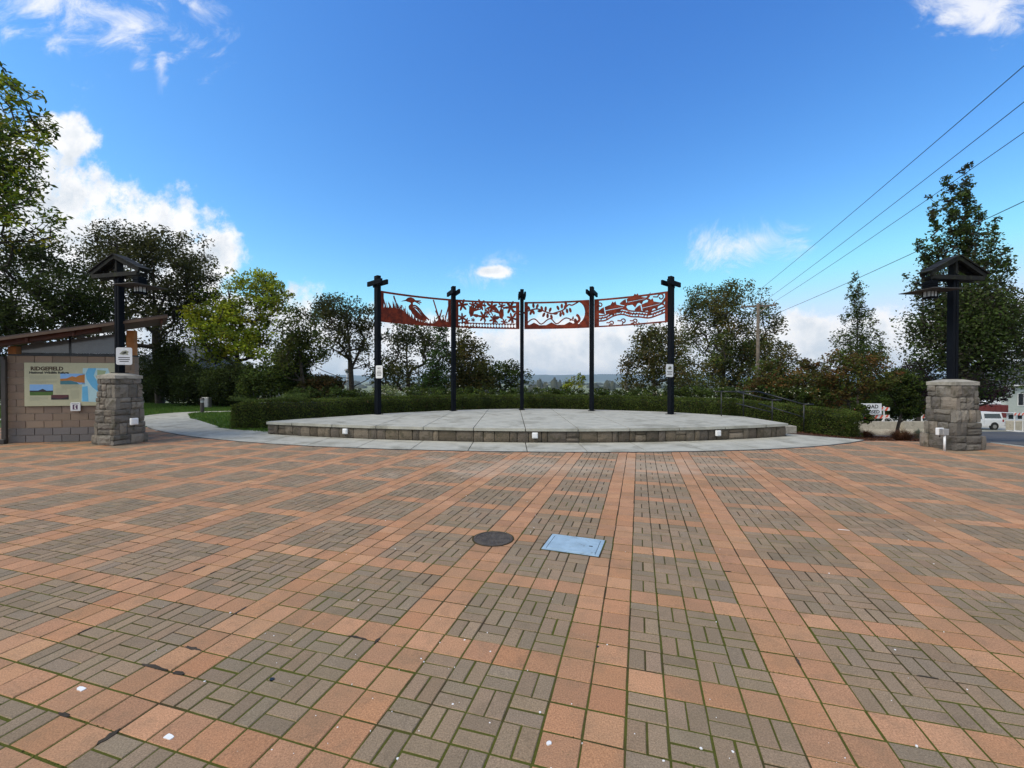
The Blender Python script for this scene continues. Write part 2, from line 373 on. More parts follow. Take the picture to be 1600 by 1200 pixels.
xs2 = np.linspace(-9000, 9000, 40); ys2 = np.linspace(240, 11500, 60)
tag(sheet('plain', xs2, ys2, -29.9, 'plain', fn=lambda a, b: 0*a), 'flat river bottom farmland beyond the bluff')
# distant hills
hx = np.linspace(-9500, 9500, 240); rows = []
prof = 62+52*np.exp(-((hx-900)/1500)**2)+46*np.exp(-((hx-2300)/800)**2)+70*np.exp(-((hx+5200)/2500)**2)+60*np.exp(-((hx-6500)/2200)**2)+5*np.sin(hx/310)+3*np.sin(hx/97+1)+RNG.normal(0, 1.2, len(hx))
for k, f in enumerate((0, .45, .8, 1.0, .7, 0)):
    rows.append(np.stack([hx, np.full_like(hx, 8600+k*260.)+40*np.sin(hx/400+k), -31+(prof+31)*f*(1+.0*k)], 1))
V = np.concatenate(rows); n = len(hx); i = np.arange(len(V)).reshape(len(rows), n)
tag(np_mesh('hills', V, np.stack([i[:-1, :-1], i[:-1, 1:], i[1:, 1:], i[1:, :-1]], -1).reshape(-1, 4), 'hill', smooth=True), kind='structure')

# ------------------------------------------------------------------ plaza of pavers
U0 = .19; GX, GY, GA = .930, 3.363, .2853
cu_, su_ = math.cos(GA), math.sin(GA)
def g2w(u, v): return GX+U0*(u*cu_+v*su_), GY+U0*(-u*su_+v*cu_)
hatch_c = (.617, 4.285); hatch_r = R(-20)
pieces = []           # u0,u1,v0,v1,kind
for ui in range(-110, 90):
    for vi in range(-50, 75):
        cx, cy = g2w(ui+.5, vi+.5)
        if cx < -18.5 or cy < -2.4 or cx > 12.55: continue
        if cy > float(plaza_back(np.array(cx)))+.25: continue
        um, vm = ui % 6, vi % 5
        near_h = abs((cx-hatch_c[0])*math.cos(hatch_r)+(cy-hatch_c[1])*math.sin(hatch_r)) < .36 and abs(-(cx-hatch_c[0])*math.sin(hatch_r)+(cy-hatch_c[1])*math.cos(hatch_r)) < .30
        if (um < 4 and vm < 4) or near_h:
            if (um+vm) % 2 == 0: pieces += [(ui, ui+.5, vi, vi+1, 1), (ui+.5, ui+1, vi, vi+1, 1)]
            else: pieces += [(ui, ui+1, vi, vi+.5, 1), (ui, ui+1, vi+.5, vi+1, 1)]
        else: pieces.append((ui, ui+1, vi, vi+1, 0))
P = np.array(pieces, float); n = len(P)
g = (.0042+RNG.uniform(-.0009, .0018, n))/U0      # half joint
u0, u1, v0, v1 = P[:, 0]+g, P[:, 1]-g, P[:, 2]+g, P[:, 3]-g
jit = RNG.normal(0, .006, (n, 2))
cu4 = np.stack([u0, u1, u1, u0], 1)+jit[:, :1]; cv4 = np.stack([v0, v0, v1, v1], 1)+jit[:, 1:]
def ring(ins):
    a = ins/U0
    return cu4+np.array([a, -a, -a, a]), cv4+np.array([a, a, -a, -a])
zt = np.abs(RNG.normal(0, .0010, n)); tx = RNG.normal(0, .006, n); ty = RNG.normal(0, .006, n)
def lev(ins, dz):
    u, v = ring(ins); X, Y = GX+U0*(u*cu_+v*su_), GY+U0*(-u*su_+v*cu_)
    lim = plaza_back(X)-.02; Y = np.minimum(Y, lim); X = np.minimum(X, 12.5)
    Z = zt[:, None]+dz+tx[:, None]*(u-u.mean(1, keepdims=True))*U0+ty[:, None]*(v-v.mean(1, keepdims=True))*U0
    return np.stack([X, Y, Z], -1)
L0, L1, L2 = lev(0, -.03), lev(0, -.004), lev(.0035, 0.0)
PV = np.concatenate([L0, L1, L2], 1)            # n,12,3
Fp = [(8, 9, 10, 11)]+[(a, (a+1) % 4, 4+(a+1) % 4, 4+a) for a in range(4)]+[(4+a, 4+(a+1) % 4, 8+(a+1) % 4, 8+a) for a in range(4)]
Fp = np.array(Fp)
REDS = [(.385, .205, .112), (.37, .20, .112), (.41, .225, .125), (.345, .187, .105), (.38, .195, .102)]
GREYS = [(.245, .178, .118), (.23, .17, .113), (.26, .187, .123), (.22, .166, .112), (.25, .175, .113), (.22, .17, .118)]
TC = np.where(P[:, 4:5] == 0, tints(n, REDS, jit=.09, ch=.015), tints(n, GREYS, jit=.10, ch=.015))
_c = PV[:, 8:12].mean(1)      # pavers bedded a little lower round the iron covers
_low = (np.hypot(_c[:, 0]+.195, _c[:, 1]-4.455) < .34) | (np.hypot(_c[:, 0]-hatch_c[0], _c[:, 1]-hatch_c[1]) < .5)
PV[_low, 8:12, 2] = 0; PV[_low, 4:8, 2] = -.004
cen = PV[:, 8:12].mean(1); ok = (np.ptp(PV[:, 8:12, 1], axis=1) > .05) & (np.ptp(PV[:, 8:12, 0], axis=1) > .04)
px = 800+F*cen[:, 0]/np.maximum(cen[:, 1], .3); py = 594+F*HC/np.maximum(cen[:, 1], .3)
vis = ok & (px > 10) & (px < 1590) & (py < 1192) & (cen[:, 1] > .5)
area = np.where(vis, 1/np.maximum(cen[:, 1], .3)**3, 0)
plaza = tag(empty('plaza', (0, 0, 0)), kind='structure')
bed = MB(); xb = np.linspace(-19, 12.45, 160)
bed.prism([(-19, -2.5)]+[(12.45, -2.5)]+[(x, float(plaza_back(np.array(x)))-.01) for x in xb[::-1]], -.06, -.0028)
bed.build('joint_bed', 'joint', plaza)['kind'] = 'stuff'
single = np.zeros(n, bool)
for kind, nm in ((0, 'red_paver'), (1, 'grey_paver')):
    idx = np.where((P[:, 4] == kind) & vis)[0]; idx = idx[np.argsort(-area[idx])][:300]; single[idx] = True
    for i_ in idx: np_mesh(nm, PV[i_], Fp, 'paver', plaza, np.repeat(TC[i_][None], 12, 0))
    r = np.where((P[:, 4] == kind) & ok & ~single)[0]
    o = np_mesh(nm, PV[r].reshape(-1, 3), (Fp[None]+12*np.arange(len(r))[:, None, None]).reshape(-1, 4), 'paver', plaza, np.repeat(TC[r], 12, 0)); o['kind'] = 'stuff'

# moss tufts in the joints near the camera
nm_ = 60000; uu = RNG.uniform(-45, 40, nm_); vv = RNG.uniform(-14, 12, nm_); al = RNG.random(nm_) < .5
uu = np.where(al, np.round(uu), uu); vv = np.where(al, vv, np.round(vv))
mkk = np.sin(uu*.31+1)+np.sin(vv*.47+2)+np.sin(uu*.9+vv*.6)+.8*np.sin(uu*.17-vv*.8)+RNG.normal(0, .5, nm_)
uu, vv = uu[mkk > 1.0]+RNG.normal(0, .018, (mkk > 1.0).sum()), vv[mkk > 1.0]+RNG.normal(0, .018, (mkk > 1.0).sum()); mX, mY = g2w(uu, vv)
kk = (mY > 1.5) & (mY < 6.5) & (np.abs(mX) < mY*1.25); mX, mY = mX[kk], mY[kk]
o = leaf_mesh('moss', np.stack([mX, mY, RNG.uniform(-.003, -.0005, len(mX))], 1), RNG.uniform(.006, .013, len(mX)), tints(len(mX), [(.06, .068, .012), (.09, .10, .02), (.05, .048, .015)]), 'leaf_dense', None, 1.0, .7); tag(o, 'green moss growing in the joints between the pavers', kind='stuff')
# manhole
mh = T('manhole_cover', 'round dark iron manhole cover in the red paver band, left of the blue lid', 'manhole cover', (-.195, 4.455, 0))
def disc(r0, r1, z0, z1, n=48):
    b = MB(); vs = []
    for k in range(n):
        a = 2*math.pi*k/n; c, s = math.cos(a), math.sin(a); vs += [(r0*c, r0*s, z0), (r1*c, r1*s, z0), (r1*c, r1*s, z1), (r0*c, r0*s, z1)]
    fs = []
    for k in range(n):
        p, q = 4*k, 4*((k+1) % n); fs += [(p+1, q+1, q+2, p+2), (p+2, q+2, q+3, p+3), (p+3, q+3, q, p), (p, q, q+1, p+1)]
    b.add(vs, fs); return b
disc(.185, .203, -.05, .006).build('frame', 'cast_iron', mh)
b = MB(); b.prism([(.181*math.cos(a), .181*math.sin(a)) for a in np.linspace(0, 2*math.pi, 48, endpoint=False)], -.03, .0035); lid = b.build('lid', 'cast_iron', mh); disc(.2035, .218, -.03, .0022).build('dirt_gap', 'joint', mh)
b = MB()
for r_ in (.06, .09, .12, .15):
    nn_ = int(r_*150)
    for k in range(nn_):
        a = 2*math.pi*k/nn_; b.box(-.004, .004, -.006, .006, .0034, .0065, Matrix.Translation((r_*math.cos(a), r_*math.sin(a), 0)) @ Matrix.Rotation(a, 4, 'Z'))
b.box(-.035, .035, -.02, .02, .0034, .006); b.build('tread_pattern', 'cast_iron', mh)['kind'] = 'stuff'
# utility lid
hb = T('utility_box_lid', 'rectangular blue grey utility box lid set flush in the pavers', 'utility cover', (hatch_c[0], hatch_c[1], 0), hatch_r)
b = MB(); hw, hd = .275, .215
for a_ in ((-hw, hw, -hd, -hd+.03), (-hw, hw, hd-.03, hd), (-hw, -hw+.035, -hd+.031, hd-.031), (hw-.035, hw, -hd+.031, hd-.031)): b.box(*a_, -.05, .0065)
b.build('frame', 'lid_blue', hb)
b = MB(); b.bbox(-hw+.04, hw-.04, -hd+.035, hd-.035, -.03, .008, .003); b.build('lid', 'lid_blue', hb)
b = MB(); [b.box(*q_, -.03, .0022) for q_ in ((-hw-.014, hw+.014, -hd-.014, -hd-.0005), (-hw-.014, hw+.014, hd+.0005, hd+.014), (-hw-.014, -hw-.0005, -hd, hd), (hw+.0005, hw+.014, -hd, hd))]; b.build('dirt_gap', 'joint', hb)['kind'] = 'stuff'
b = MB(); b.box(.15, .185, -.008, .012, .0079, .0095); b.build('pull_slot', 'black_metal', hb)
b = MB(); b.box(-.07, .07, -.03, .03, .0079, .0088); b.build('raised_plate', 'lid_blue', hb)

# chewing gum, droppings and specks
b = MB()
def splat(b, x, y, r, z=.0012, st=1.0, rot=0):
    k = 9; rr = [r*random.uniform(.6, 1.15) for _ in range(k)]; c, s = math.cos(rot), math.sin(rot)
    top = [(x+q*math.cos(2*math.pi*i/k)*st*c-q*math.sin(2*math.pi*i/k)*s, y+q*math.cos(2*math.pi*i/k)*st*s+q*math.sin(2*math.pi*i/k)*c) for i, q in enumerate(rr)]
    b.prism(top, -.002, z+random.uniform(.001, .002))
for _ in range(150):
    Y = 1.8+random.random()**1.6*8; X = random.uniform(-1.15, 1.1)*Y
    if random.random() < .6: X = random.gauss(-.4, .9)*Y*.35
    splat(b, X, Y, random.choice((.002, .003, .003, .004, .006)))
tag(b.build('paint_specks', 'print_white'), 'tiny white paint and dropping specks scattered over the pavers', kind='stuff')
for (qx, qy, r, st, lab, m) in ((127, 1077, .017, 1.6, 'oval white paint splash on a red paver near the left bottom corner', 'white_plastic'), (857, 1162, .013, 1, 'round white gum spot on the red band at the bottom centre', 'white_plastic'),
        (934, 1011, .008, 1, 'dark gum spot on the joint of the red double band', 'black_metal'), (425, 1062, .012, 1.6, 'dark gum stain on a grey paver left of centre', 'black_metal'), (1317, 828, .006, 12, 'thin pale scratch across a red paver right of centre', 'print_white'),
        (263, 1152, .014, 2.2, 'smeared white dropping between red and grey pavers at lower left', 'white_plastic')):
    p = G(qx, qy); b = MB(); splat(b, 0, 0, r, .003, st, R(-20)); o = b.build('pavement_spot', m); o.location = (p.x, p.y, 0); tag(o, lab, 'spot')

# soil and moss spilling over chipped corners, lying along the joints
b = MB()
for (qx, qy, l_, w2_) in ((320, 890, .10, .03), (345, 897, .05, .02), (380, 955, .12, .022), (565, 990, .13, .02), (600, 1003, .05, .025), (310, 1007, .12, .03), (255, 1035, .16, .028), (280, 1052, .07, .03), (170, 1150, .09, .03), (60, 1140, .07, .02), (75, 812, .10, .02), (1225, 1030, .07, .012), (700, 872, .05, .015), (1140, 900, .05, .01), (1440, 1050, .08, .012), (215, 905, .08, .018), (130, 985, .06, .02), (455, 905, .06, .014)):
    p = G(qx, qy); dx_, dy_ = (p.x-GX)/U0, (p.y-GY)/U0; gu, gv_ = dx_*cu_-dy_*su_, dx_*su_+dy_*cu_
    l_ *= .62; w2_ *= .75
    if random.random() < .5: gu = round(gu); al = math.pi/2-GA       # along a joint of the grid
    else: gv_ = round(gv_); al = -GA
    p.x, p.y = g2w(gu, gv_)
    k_ = 14; pts = []
    for i_ in range(k_):
        a_ = 2*math.pi*i_/k_; q1_, q2_ = l_*math.cos(a_)*random.uniform(.65, 1.15), w2_*math.sin(a_)*random.uniform(.5, 1.4)
        q2_ *= .6; pts.append((p.x+q1_*math.cos(al)-q2_*math.sin(al), p.y+q1_*math.sin(al)+q2_*math.cos(al)))
    b.prism(pts, -.004, .0035)
tag(b.build('joint_soil', 'soil'), 'dark soil and moss spilling from chipped joints in the paving', kind='stuff')
# ------------------------------------------------------------------ concrete walk in front of the platform and the path
def strip_piece(x0, x1, lo, hi, z0, z1, name, m, parent, nseg=5, g=.011):
    xx = np.linspace(x0+g, x1-g, nseg+1); pts = [(x, float(lo(x))) for x in xx]+[(x, float(hi(x))) for x in xx[::-1]]
    b = MB(); b.prism(pts, z0, z1); return b.build(name, m, parent)
walk = tag(empty('concrete_walk'), kind='structure')
SP = 1.37; X00 = .35
edges = [-12.6, -11.98, -10.61, -9.24, -7.87]+[X00+SP*k for k in range(-5, 8) if X00+SP*k < 9.4]+[9.6]
def walk_hi(x):
    x = float(x)
    if x < XL: return float(outer(x))+1.8+.2*(1 if x > -8.5 else 0)
    if x > XR: return min(13.3, float(outer(x))+2.2*max(0.02, (9.62-x)/(9.6-8.3)))
    return float(front_y(x))-.004
for a_, c_ in zip(edges[:-1], edges[1:]): strip_piece(a_, c_, lambda x: outer(x)+.035, lambda x: min(walk_hi(x), 1e9), -.05, .012, 'slab', 'concrete', walk)
b = MB()            # dark steel edging between pavers and walk
xx = np.linspace(-12.6, 9.6, 90)
for a_, c_ in zip(xx[:-1], xx[1:]): b.prism([(a_, float(outer(a_))-.012), (c_, float(outer(c_))-.012), (c_, float(outer(c_))+.026), (a_, float(outer(a_))+.026)], -.05, .008)
b.build('edging', 'black_metal', walk)
path = tag(empty('path'), kind='structure')
cl_ = [(-10.9, 14.55), (-12.0, 15.6), (-13.2, 16.7), (-14.5, 17.9), (-15.6, 19.3), (-16.4, 20.8), (-16.3, 21.9), (-15.4, 22.4), (-14.2, 22.7), (-12.2, 22.6), (-10, 22.2)]
wd = [1.7, 1.8, 1.9, 1.9, 1.9, 1.4, .9, .8, .8, .8, .8]
def smooth_curve(pts, per=6):
    out = []; p = [Vector(q) for q in pts]
    for i_ in range(len(p)-1):
        a, b_, c, d = p[max(i_-1, 0)], p[i_], p[i_+1], p[min(i_+2, len(p)-1)]
        for k in range(per):
            t = k/per; out.append(.5*((2*b_)+(c-a)*t+(2*a-5*b_+4*c-d)*t*t+(3*b_-a-3*c+d)*t**3))
    return out+[p[-1]]
cc = smooth_curve([(x, y, q) for (x, y), q in zip(cl_, wd)], 4)
for k in range(0, len(cc)-4, 4):
    seg = cc[k:k+5]; Lp, Rp = [], []
    for j, s_ in enumerate(seg):
        i_ = k+j; t = (cc[min(i_+1, len(cc)-1)]-cc[max(i_-1, 0)]); t = Vector((t.x, t.y)).normalized(); nn_ = Vector((-t.y, t.x)); ww = s_.z/2
        e = t*(.006 if j == 0 else (-.006 if j == 4 else 0)); c_ = Vector((s_.x, s_.y))+e
        Lp.append(c_+nn_*ww); Rp.append(c_-nn_*ww)
    b = MB(); b.prism([tuple(q) for q in Lp]+[tuple(q) for q in reversed(Rp)], -.05, .006); b.build('slab', 'concrete', path)
b = MB(); b.prism([(-13.1, 17.5), (-13.1, 18.1), (-19, 18.2), (-30, 18.6), (-30, 17.9), (-19, 17.55)], -.05, .003); b.build('slab', 'concrete', path)

# lawn
def in_poly(x, y, poly):
    c = np.zeros(len(x), bool); j = len(poly)-1
    for i_ in range(len(poly)):
        xi, yi = poly[i_]; xj, yj = poly[j]
        c ^= ((yi > y) != (yj > y)) & (x < (xj-xi)*(y-yi)/(yj-yi+1e-12)+xi); j = i_
    return c
lawn_poly = [(-34, 14.5), (-14.5, 14.8), (-12.7, 15.05), (-10.5, 13.2), (-8.6, 12.2), (-7.2, 12.9), (-6.2, 15.8), (-6.2, 30), (-34, 31)]
lawn = tag(empty('lawn'), kind='structure')
b = MB(); b.prism(lawn_poly, -.08, -.002); b.build('turf', 'grass_base', lawn)
N = 90000; gx_ = RNG.uniform(-32, -6, N*2); gy_ = 12+RNG.random(N*2)**1.15*18.5
pathpts = np.array([(c.x, c.y, c.z) for c in cc])
k = in_poly(gx_, gy_, lawn_poly) & (gx_ > -1.22*gy_)
for p in pathpts: k &= (np.hypot(gx_-p[0], gy_-p[1]) > p[2]/2-.02)
k &= ~((gx_ < -13.1) & (gy_ > 17.5) & (gy_ < 18.3)); k &= gy_ > plaza_back(gx_)+np.where((gx_ > -12.6) & (gx_ < -7), 1.84, .02)
gx_, gy_ = gx_[k][:N], gy_[k][:N]; n = len(gx_)
a = RNG.uniform(0, 6.28, n); h = RNG.uniform(.03, .075, n); wv = .006+.0006*gy_
B = np.stack([gx_, gy_, np.zeros(n)], 1); D = np.stack([np.cos(a), np.sin(a), np.zeros(n)], 1)
V = np.stack([B-D*wv[:, None], B+D*wv[:, None], B+np.stack([RNG.normal(0, .015, n), RNG.normal(0, .015, n), h], 1)], 1).reshape(-1, 3)
o = np_mesh('grass', V, np.arange(3*n).reshape(n, 3), 'leaf_dense', None, np.repeat(tints(n, [(.075, .15, .022), (.06, .13, .02), (.11, .17, .035)]), 3, 0)); tag(o, 'short mown green grass of the lawn beside the path', kind='stuff')

# ------------------------------------------------------------------ rough stone block
def rough_block(b, mtx, w_, h, d, jitter=.012, bulge=.015, nx=3, nz=3):
    """block w x h x d, front at y=0 facing -Y, centred x, z from 0"""
    vs = []; fs = []
    for j in range(nz+1):
        for i_ in range(nx+1):
            fx, fz = i_/nx, j/nz; ed = min(fx, 1-fx, fz, 1-fz)*2
            x = (fx-.5)*w_; z = fz*h
            onx = i_ in (0, nx); onz = j in (0, nz)
            y = (0.014 if (onx or onz) else -bulge*random.uniform(.2, 1.0))+(0.012 if (onx and onz) else 0)
            x += random.uniform(-1, 1)*jitter*(.35 if onx else 1); z += random.uniform(-1, 1)*jitter*(.35 if onz else 1)
            if onx and onz: x *= .985; z = h/2+(z-h/2)*.975
            vs.append((x, y+random.uniform(-1, 1)*jitter*.3, z))
    for j in range(nz):
        for i_ in range(nx):
            a_ = j*(nx+1)+i_; fs.append((a_, a_+1, a_+nx+2, a_+nx+1))
    per = list(range(nx+1))+[(j+1)*(nx+1)-1 for j in range(1, nz+1)]+[nz*(nx+1)+i_ for i_ in range(nx-1, -1, -1)]+[j*(nx+1) for j in range(nz-1, 0, -1)]
    n0 = len(vs)
    for p in per: vs.append((vs[p][0], d, vs[p][2]))
    m_ = len(per)
    for k_ in range(m_): fs.append((per[k_], n0+k_, n0+(k_+1) % m_, per[(k_+1) % m_]))
    fs.append(tuple(range(n0, n0+m_)))
    b.add(vs, fs, mtx)
STONES = [(.155, .14, .122), (.18, .165, .142), (.13, .118, .104), (.19, .165, .135), (.155, .142, .126), (.21, .19, .16), (.12, .11, .095)]
PSTONES = [(.13, .105, .075), (.16, .13, .095), (.11, .09, .068), (.175, .145, .11), (.145, .12, .095), (.12, .10, .08)]

# ------------------------------------------------------------------ platform
ZP = .38; TH = .075
plat = T('stone_platform', 'low curved stage platform with concrete top and stone faced front', 'platform')
pe = [XL]+[x for x in edges if XL+.3 < x < XR-.3]+[XR]
for a_, c_ in zip(pe[:-1], pe[1:]):
    for lo, hi in ((lambda x: front_y(x), lambda x: min(float(back_y(x)), max(front_y(x)+.05, 14.6))-.004), (lambda x: min(float(back_y(x))-.01, 14.6+.004), lambda x: back_y(x))):
        if hi((a_+c_)/2)-lo((a_+c_)/2) > .1: strip_piece(a_, c_, lo, hi, ZP-TH, ZP, 'slab', 'concrete', plat, 6)
# body under the slab
xx = np.linspace(XL+.06, XR-.06, 60)
b = MB(); b.prism([(x, float(front_y(x))+.12) for x in xx]+[(x, float(back_y(x))-.05) for x in xx[::-1]], -.05, ZP-TH-.002); b.build('footing', 'mortar', plat)
# arc-length stones along the front and round the ends
fx = np.linspace(XL+.02, XR-.02, 400); fp = np.stack([fx, [float(front_y(x))+.035 for x in fx]], 1)
sd = np.concatenate([[0], np.cumsum(np.hypot(*np.diff(fp, axis=0).T))]); tot = sd[-1]
def on_front(s_):
    x = np.interp(s_, sd, fp[:, 0]); y = np.interp(s_, sd, fp[:, 1]); x2 = np.interp(s_+.02, sd, fp[:, 0]); y2 = np.interp(s_+.02, sd, fp[:, 1]); x1 = np.interp(s_-.02, sd, fp[:, 0]); y1 = np.interp(s_-.02, sd, fp[:, 1])
    return Matrix.Translation((x, y, 0)) @ Matrix.Rotation(math.atan2(y2-y1, x2-x1), 4, 'Z')
s_ = 0; hh = ZP-TH-.018
while s_ < tot-.05:
    w_ = min(random.choice((.16, .2, .26, .3, .34, .4, .48)), tot-s_); mt = on_front(s_+w_/2); rr = random.random()
    def st(dx, dz, ww, h_):
        b = MB(); b.col = shade(random.choice(PSTONES), .75, 1.25); rough_block(b, mt @ Matrix.Translation((dx, random.uniform(-.012, .012), .012+dz)), ww-.016, h_-.01, .1, .006, .012); b.build('stone', 'stone', plat, tint=True)
    if rr < .2 and w_ > .25: z1 = hh*random.uniform(.35, .65); st(0, 0, w_, z1); st(0, z1, w_, hh-z1)
    elif rr < .32 and w_ > .3: z1 = hh*.4; st(0, z1, w_, hh-z1); st(-w_/4, 0, w_/2, z1); st(w_/4, 0, w_/2, z1)
    else: st(0, 0, w_, hh)
    s_ += w_
# end faces
for xe, sgn in ((XL, -1), (XR, 1)):
    y0, y1 = float(front_y(xe))+.05, float(back_y(xe))
    while y0 < y1-.05:
        w_ = min(.32, y1-y0); b = MB(); b.col = random.choice(PSTONES); rough_block(b, Matrix.Translation((xe+sgn*-.03, y0+w_/2, .012)) @ Matrix.Rotation(sgn*math.pi/2, 4, 'Z'), w_-.015, hh, .1, .006, .012); b.build('stone', 'stone', plat, tint=True); y0 += w_

# steps and handrails at the right end
stp = T('stone_steps', 'short concrete steps going down from the right end of the platform', 'steps')
b = MB(); b.bbox(8.09, 8.6, 13.9, 15.6, -.05, .25, .01); b.build('tread', 'concrete_old', stp)
b = MB(); b.bbox(8.61, 9.15, 13.9, 15.6, -.05, .125, .01); b.build('tread', 'concrete_old', stp)
b = MB(); b.bbox(8.11, 8.95, 13.55, 13.88, -.05, .2, .02); b.build('kerb_stone', 'concrete_old', stp)
def handrail(p0, p1, p2, lab, zt0, zb1):
    t = T('handrail', lab, 'handrail', (p0[0], p0[1], 0), 0, 'handrails at the platform steps'); o0 = Vector((p0[0], p0[1], 0)); r = .021
    a, c, e = Vector(p0)-o0, Vector(p1)-o0, Vector(p2)-o0
    dr = Vector((c.x-a.x, c.y-a.y, 0)).normalized()
    b = MB(); b.tube(a-dr*.0+Vector((0, 0, .86)), c+Vector((0, 0, .86)), r); b.tube(c+Vector((0, 0, .86)), e+Vector((0, 0, .86)), r); b.tube(e+Vector((0, 0, .86)), e+Vector((0, 0, .86))+dr*.28, r)
    b.tube(a-dr*.25+Vector((0, 0, .86)), a+Vector((0, 0, .86)), r); b.build('top_rail', 'black_metal', t, True)
    b = MB(); b.tube(c+Vector((0, 0, .45)), e+Vector((0, 0, .45)), .016); b.build('lower_rail', 'black_metal', t, True)
    for q in (a, e): b = MB(); b.tube(q-Vector((0, 0, .02)), q+Vector((0, 0, .85)), .019); b.build('post', 'black_metal', t, True)
q0, q1, q2 = G(1127, 650, ZP), G(1150, 650.5, ZP), G(1199, 655, .33)
handrail((q0.x, q0.y, ZP), (q1.x, q1.y, ZP), (q2.x+.1, q2.y-.1, .12), 'left black tubular handrail standing on the platform edge', 0, 0)
handrail((q0.x+.75, q0.y-.05, ZP), (q1.x+.75, q1.y-.05, ZP), (q2.x+.85, q2.y-.55, -.0), 'right black tubular handrail beside the hedge', 0, 0)

# ------------------------------------------------------------------ steel art screen
pp = [Vector((-4.94, 15.9)), Vector((.42, 18.3)), Vector((5.88, 16.0))]
def circ(a, b_, c):
    ax, ay, bx, by, cx, cy = a.x, a.y, b_.x, b_.y, c.x, c.y; d = 2*(ax*(by-cy)+bx*(cy-ay)+cx*(ay-by))
    ux = ((ax*ax+ay*ay)*(by-cy)+(bx*bx+by*by)*(cy-ay)+(cx*cx+cy*cy)*(ay-by))/d; uy = ((ax*ax+ay*ay)*(cx-bx)+(bx*bx+by*by)*(ax-cx)+(cx*cx+cy*cy)*(bx-ax))/d
    return Vector((ux, uy)), (Vector((ux, uy))-a).length
CC, RR = circ(*pp)
ang = [math.atan2(p.y-CC.y, p.x-CC.x) for p in pp]
A5 = [ang[0], (ang[0]+ang[1])/2+.012, ang[1], (ang[1]+ang[2])/2, ang[2]]
A5[1] = ang[0]+(ang[1]-ang[0])*.52; A5[3] = ang[1]+(ang[2]-ang[1])*.48
scr = T('steel_art_screen', 'curved row of five dark posts carrying rust red cut steel picture panels', 'sculpture', (CC.x, CC.y, ZP))
for k, a in enumerate(A5):
    # local frame: x tangential, y radial outwards
    mt = Matrix.Translation((RR*math.cos(a), RR*math.sin(a), 0)) @ Matrix.Rotation(a-math.pi/2, 4, 'Z')
    b = MB(); b.bbox(-.075, .075, -.12, .12, 0, 5.09, .008, mt); b.build('post', 'steel_dark', scr)
    b = MB(); b.bbox(-.13, .13, -.17, .17, 0, .012, .003, mt); 
    for sx_ in (-.105, .105):
        for sy_ in (-.14, .14): b.tube(mt @ Vector((sx_, sy_, .012)), mt @ Vector((sx_, sy_, .03)), .012, n=6)
    b.build('base_plate', 'steel_dark', scr)
    if k in (0, 3, 4): disc_ = disc(.14, .36, 0, .003, 32); [None]; 
    for sgn in (-1, 1):
        b = MB(); b.bbox(min(sgn*.078, sgn*.155), max(sgn*.078, sgn*.155), -.48, .48, 4.74, 4.91, .006, mt); b.build('cross_arm', 'steel_dark', scr)
    b = MB()
    for z in (4.78, 4.87):
        for y in (-.06, .06): b.tube(mt @ Vector((-.165, y, z)), mt @ Vector((.165, y, z)), .012, n=6)
    b.build('bolt', 'steel_dark', scr)
RP = RR; ZB, ZT = 3.80-ZP, 4.95-ZP; PH = ZT-ZB
class Panel:
    def __init__(s, k, label):
        s.a0 = A5[k]-.105/RR; s.a1 = A5[k+1]+.105/RR; s.w = (s.a0-s.a1)*RR; s.root = empty('panel'); s.root.parent = scr; s.root['label'] = label; s.i = 0
    def mp(s, x, z, y):
        a = s.a0-x/RR; r = RP+y; return (r*math.cos(a), r*math.sin(a), ZB+z)
    def ext(s, b, pts, th=.012):
        s.i += 1; y = ((s.i*7) % 13)*.0011; n_ = len(pts)
        ar = sum(pts[i][0]*pts[(i+1) % n_][1]-pts[(i+1) % n_][0]*pts[i][1] for i in range(n_))
        if ar < 0: pts = pts[::-1]
        vs = [s.mp(x, z, y-th/2) for x, z in pts]+[s.mp(x, z, y+th/2) for x, z in pts]
        b.add(vs, [tuple(range(n_)), tuple(reversed(range(n_, 2*n_)))]+[(i, n_+i, n_+(i+1) % n_, (i+1) % n_) for i in range(n_)])
    def P(s, b, pts): s.ext(b, [(u*s.w, v*PH) for u, v in pts])
    def rect(s, b, u0, u1, v0, v1, n_=10):
        us = np.linspace(u0, u1, n_+1)
        for a, c in zip(us[:-1], us[1:]):
            s.i -= 1; s.ext(b, [(a*s.w, v0*PH), (c*s.w, v0*PH), (c*s.w, v1*PH), (a*s.w, v1*PH)])
        s.i += 1
    def stroke(s, b, pts, wd_, per=4, taper=False):
        c = smooth_curve([(u*s.w, v*PH, 0) for u, v in pts], per) if per else [Vector((u*s.w, v*PH, 0)) for u, v in pts]
        L, Rr = [], []; wd_ = wd_*1.7+.012
        for i in range(len(c)):
            t = (c[min(i+1, len(c)-1)]-c[max(i-1, 0)]).normalized(); nn_ = Vector((-t.y, t.x, 0)); ww = wd_/2*(1-.8*i/(len(c)-1) if taper else 1)
            L.append(c[i]+nn_*ww); Rr.append(c[i]-nn_*ww)
        s.i += 1
        for i in range(len(c)-1):
            s.i -= 1; s.ext(b, [(L[i].x, L[i].y), (L[i+1].x, L[i+1].y), (Rr[i+1].x, Rr[i+1].y), (Rr[i].x, Rr[i].y)])
    def ell(s, b, u, v, a, c, rot=0, n_=14, point=False):
        pts = []
        for k in range(n_):
            t = 2*math.pi*k/n_; x, z = a*math.cos(t), c*math.sin(t)*(abs(math.sin(t))**.6 if point else 1)
            pts.append((u*s.w+x*math.cos(rot)-z*math.sin(rot), v*PH+x*math.sin(rot)+z*math.cos(rot)))
        s.ext(b, pts)
    def done(s, b, name): return b.build(name, 'rust_red', s.root)
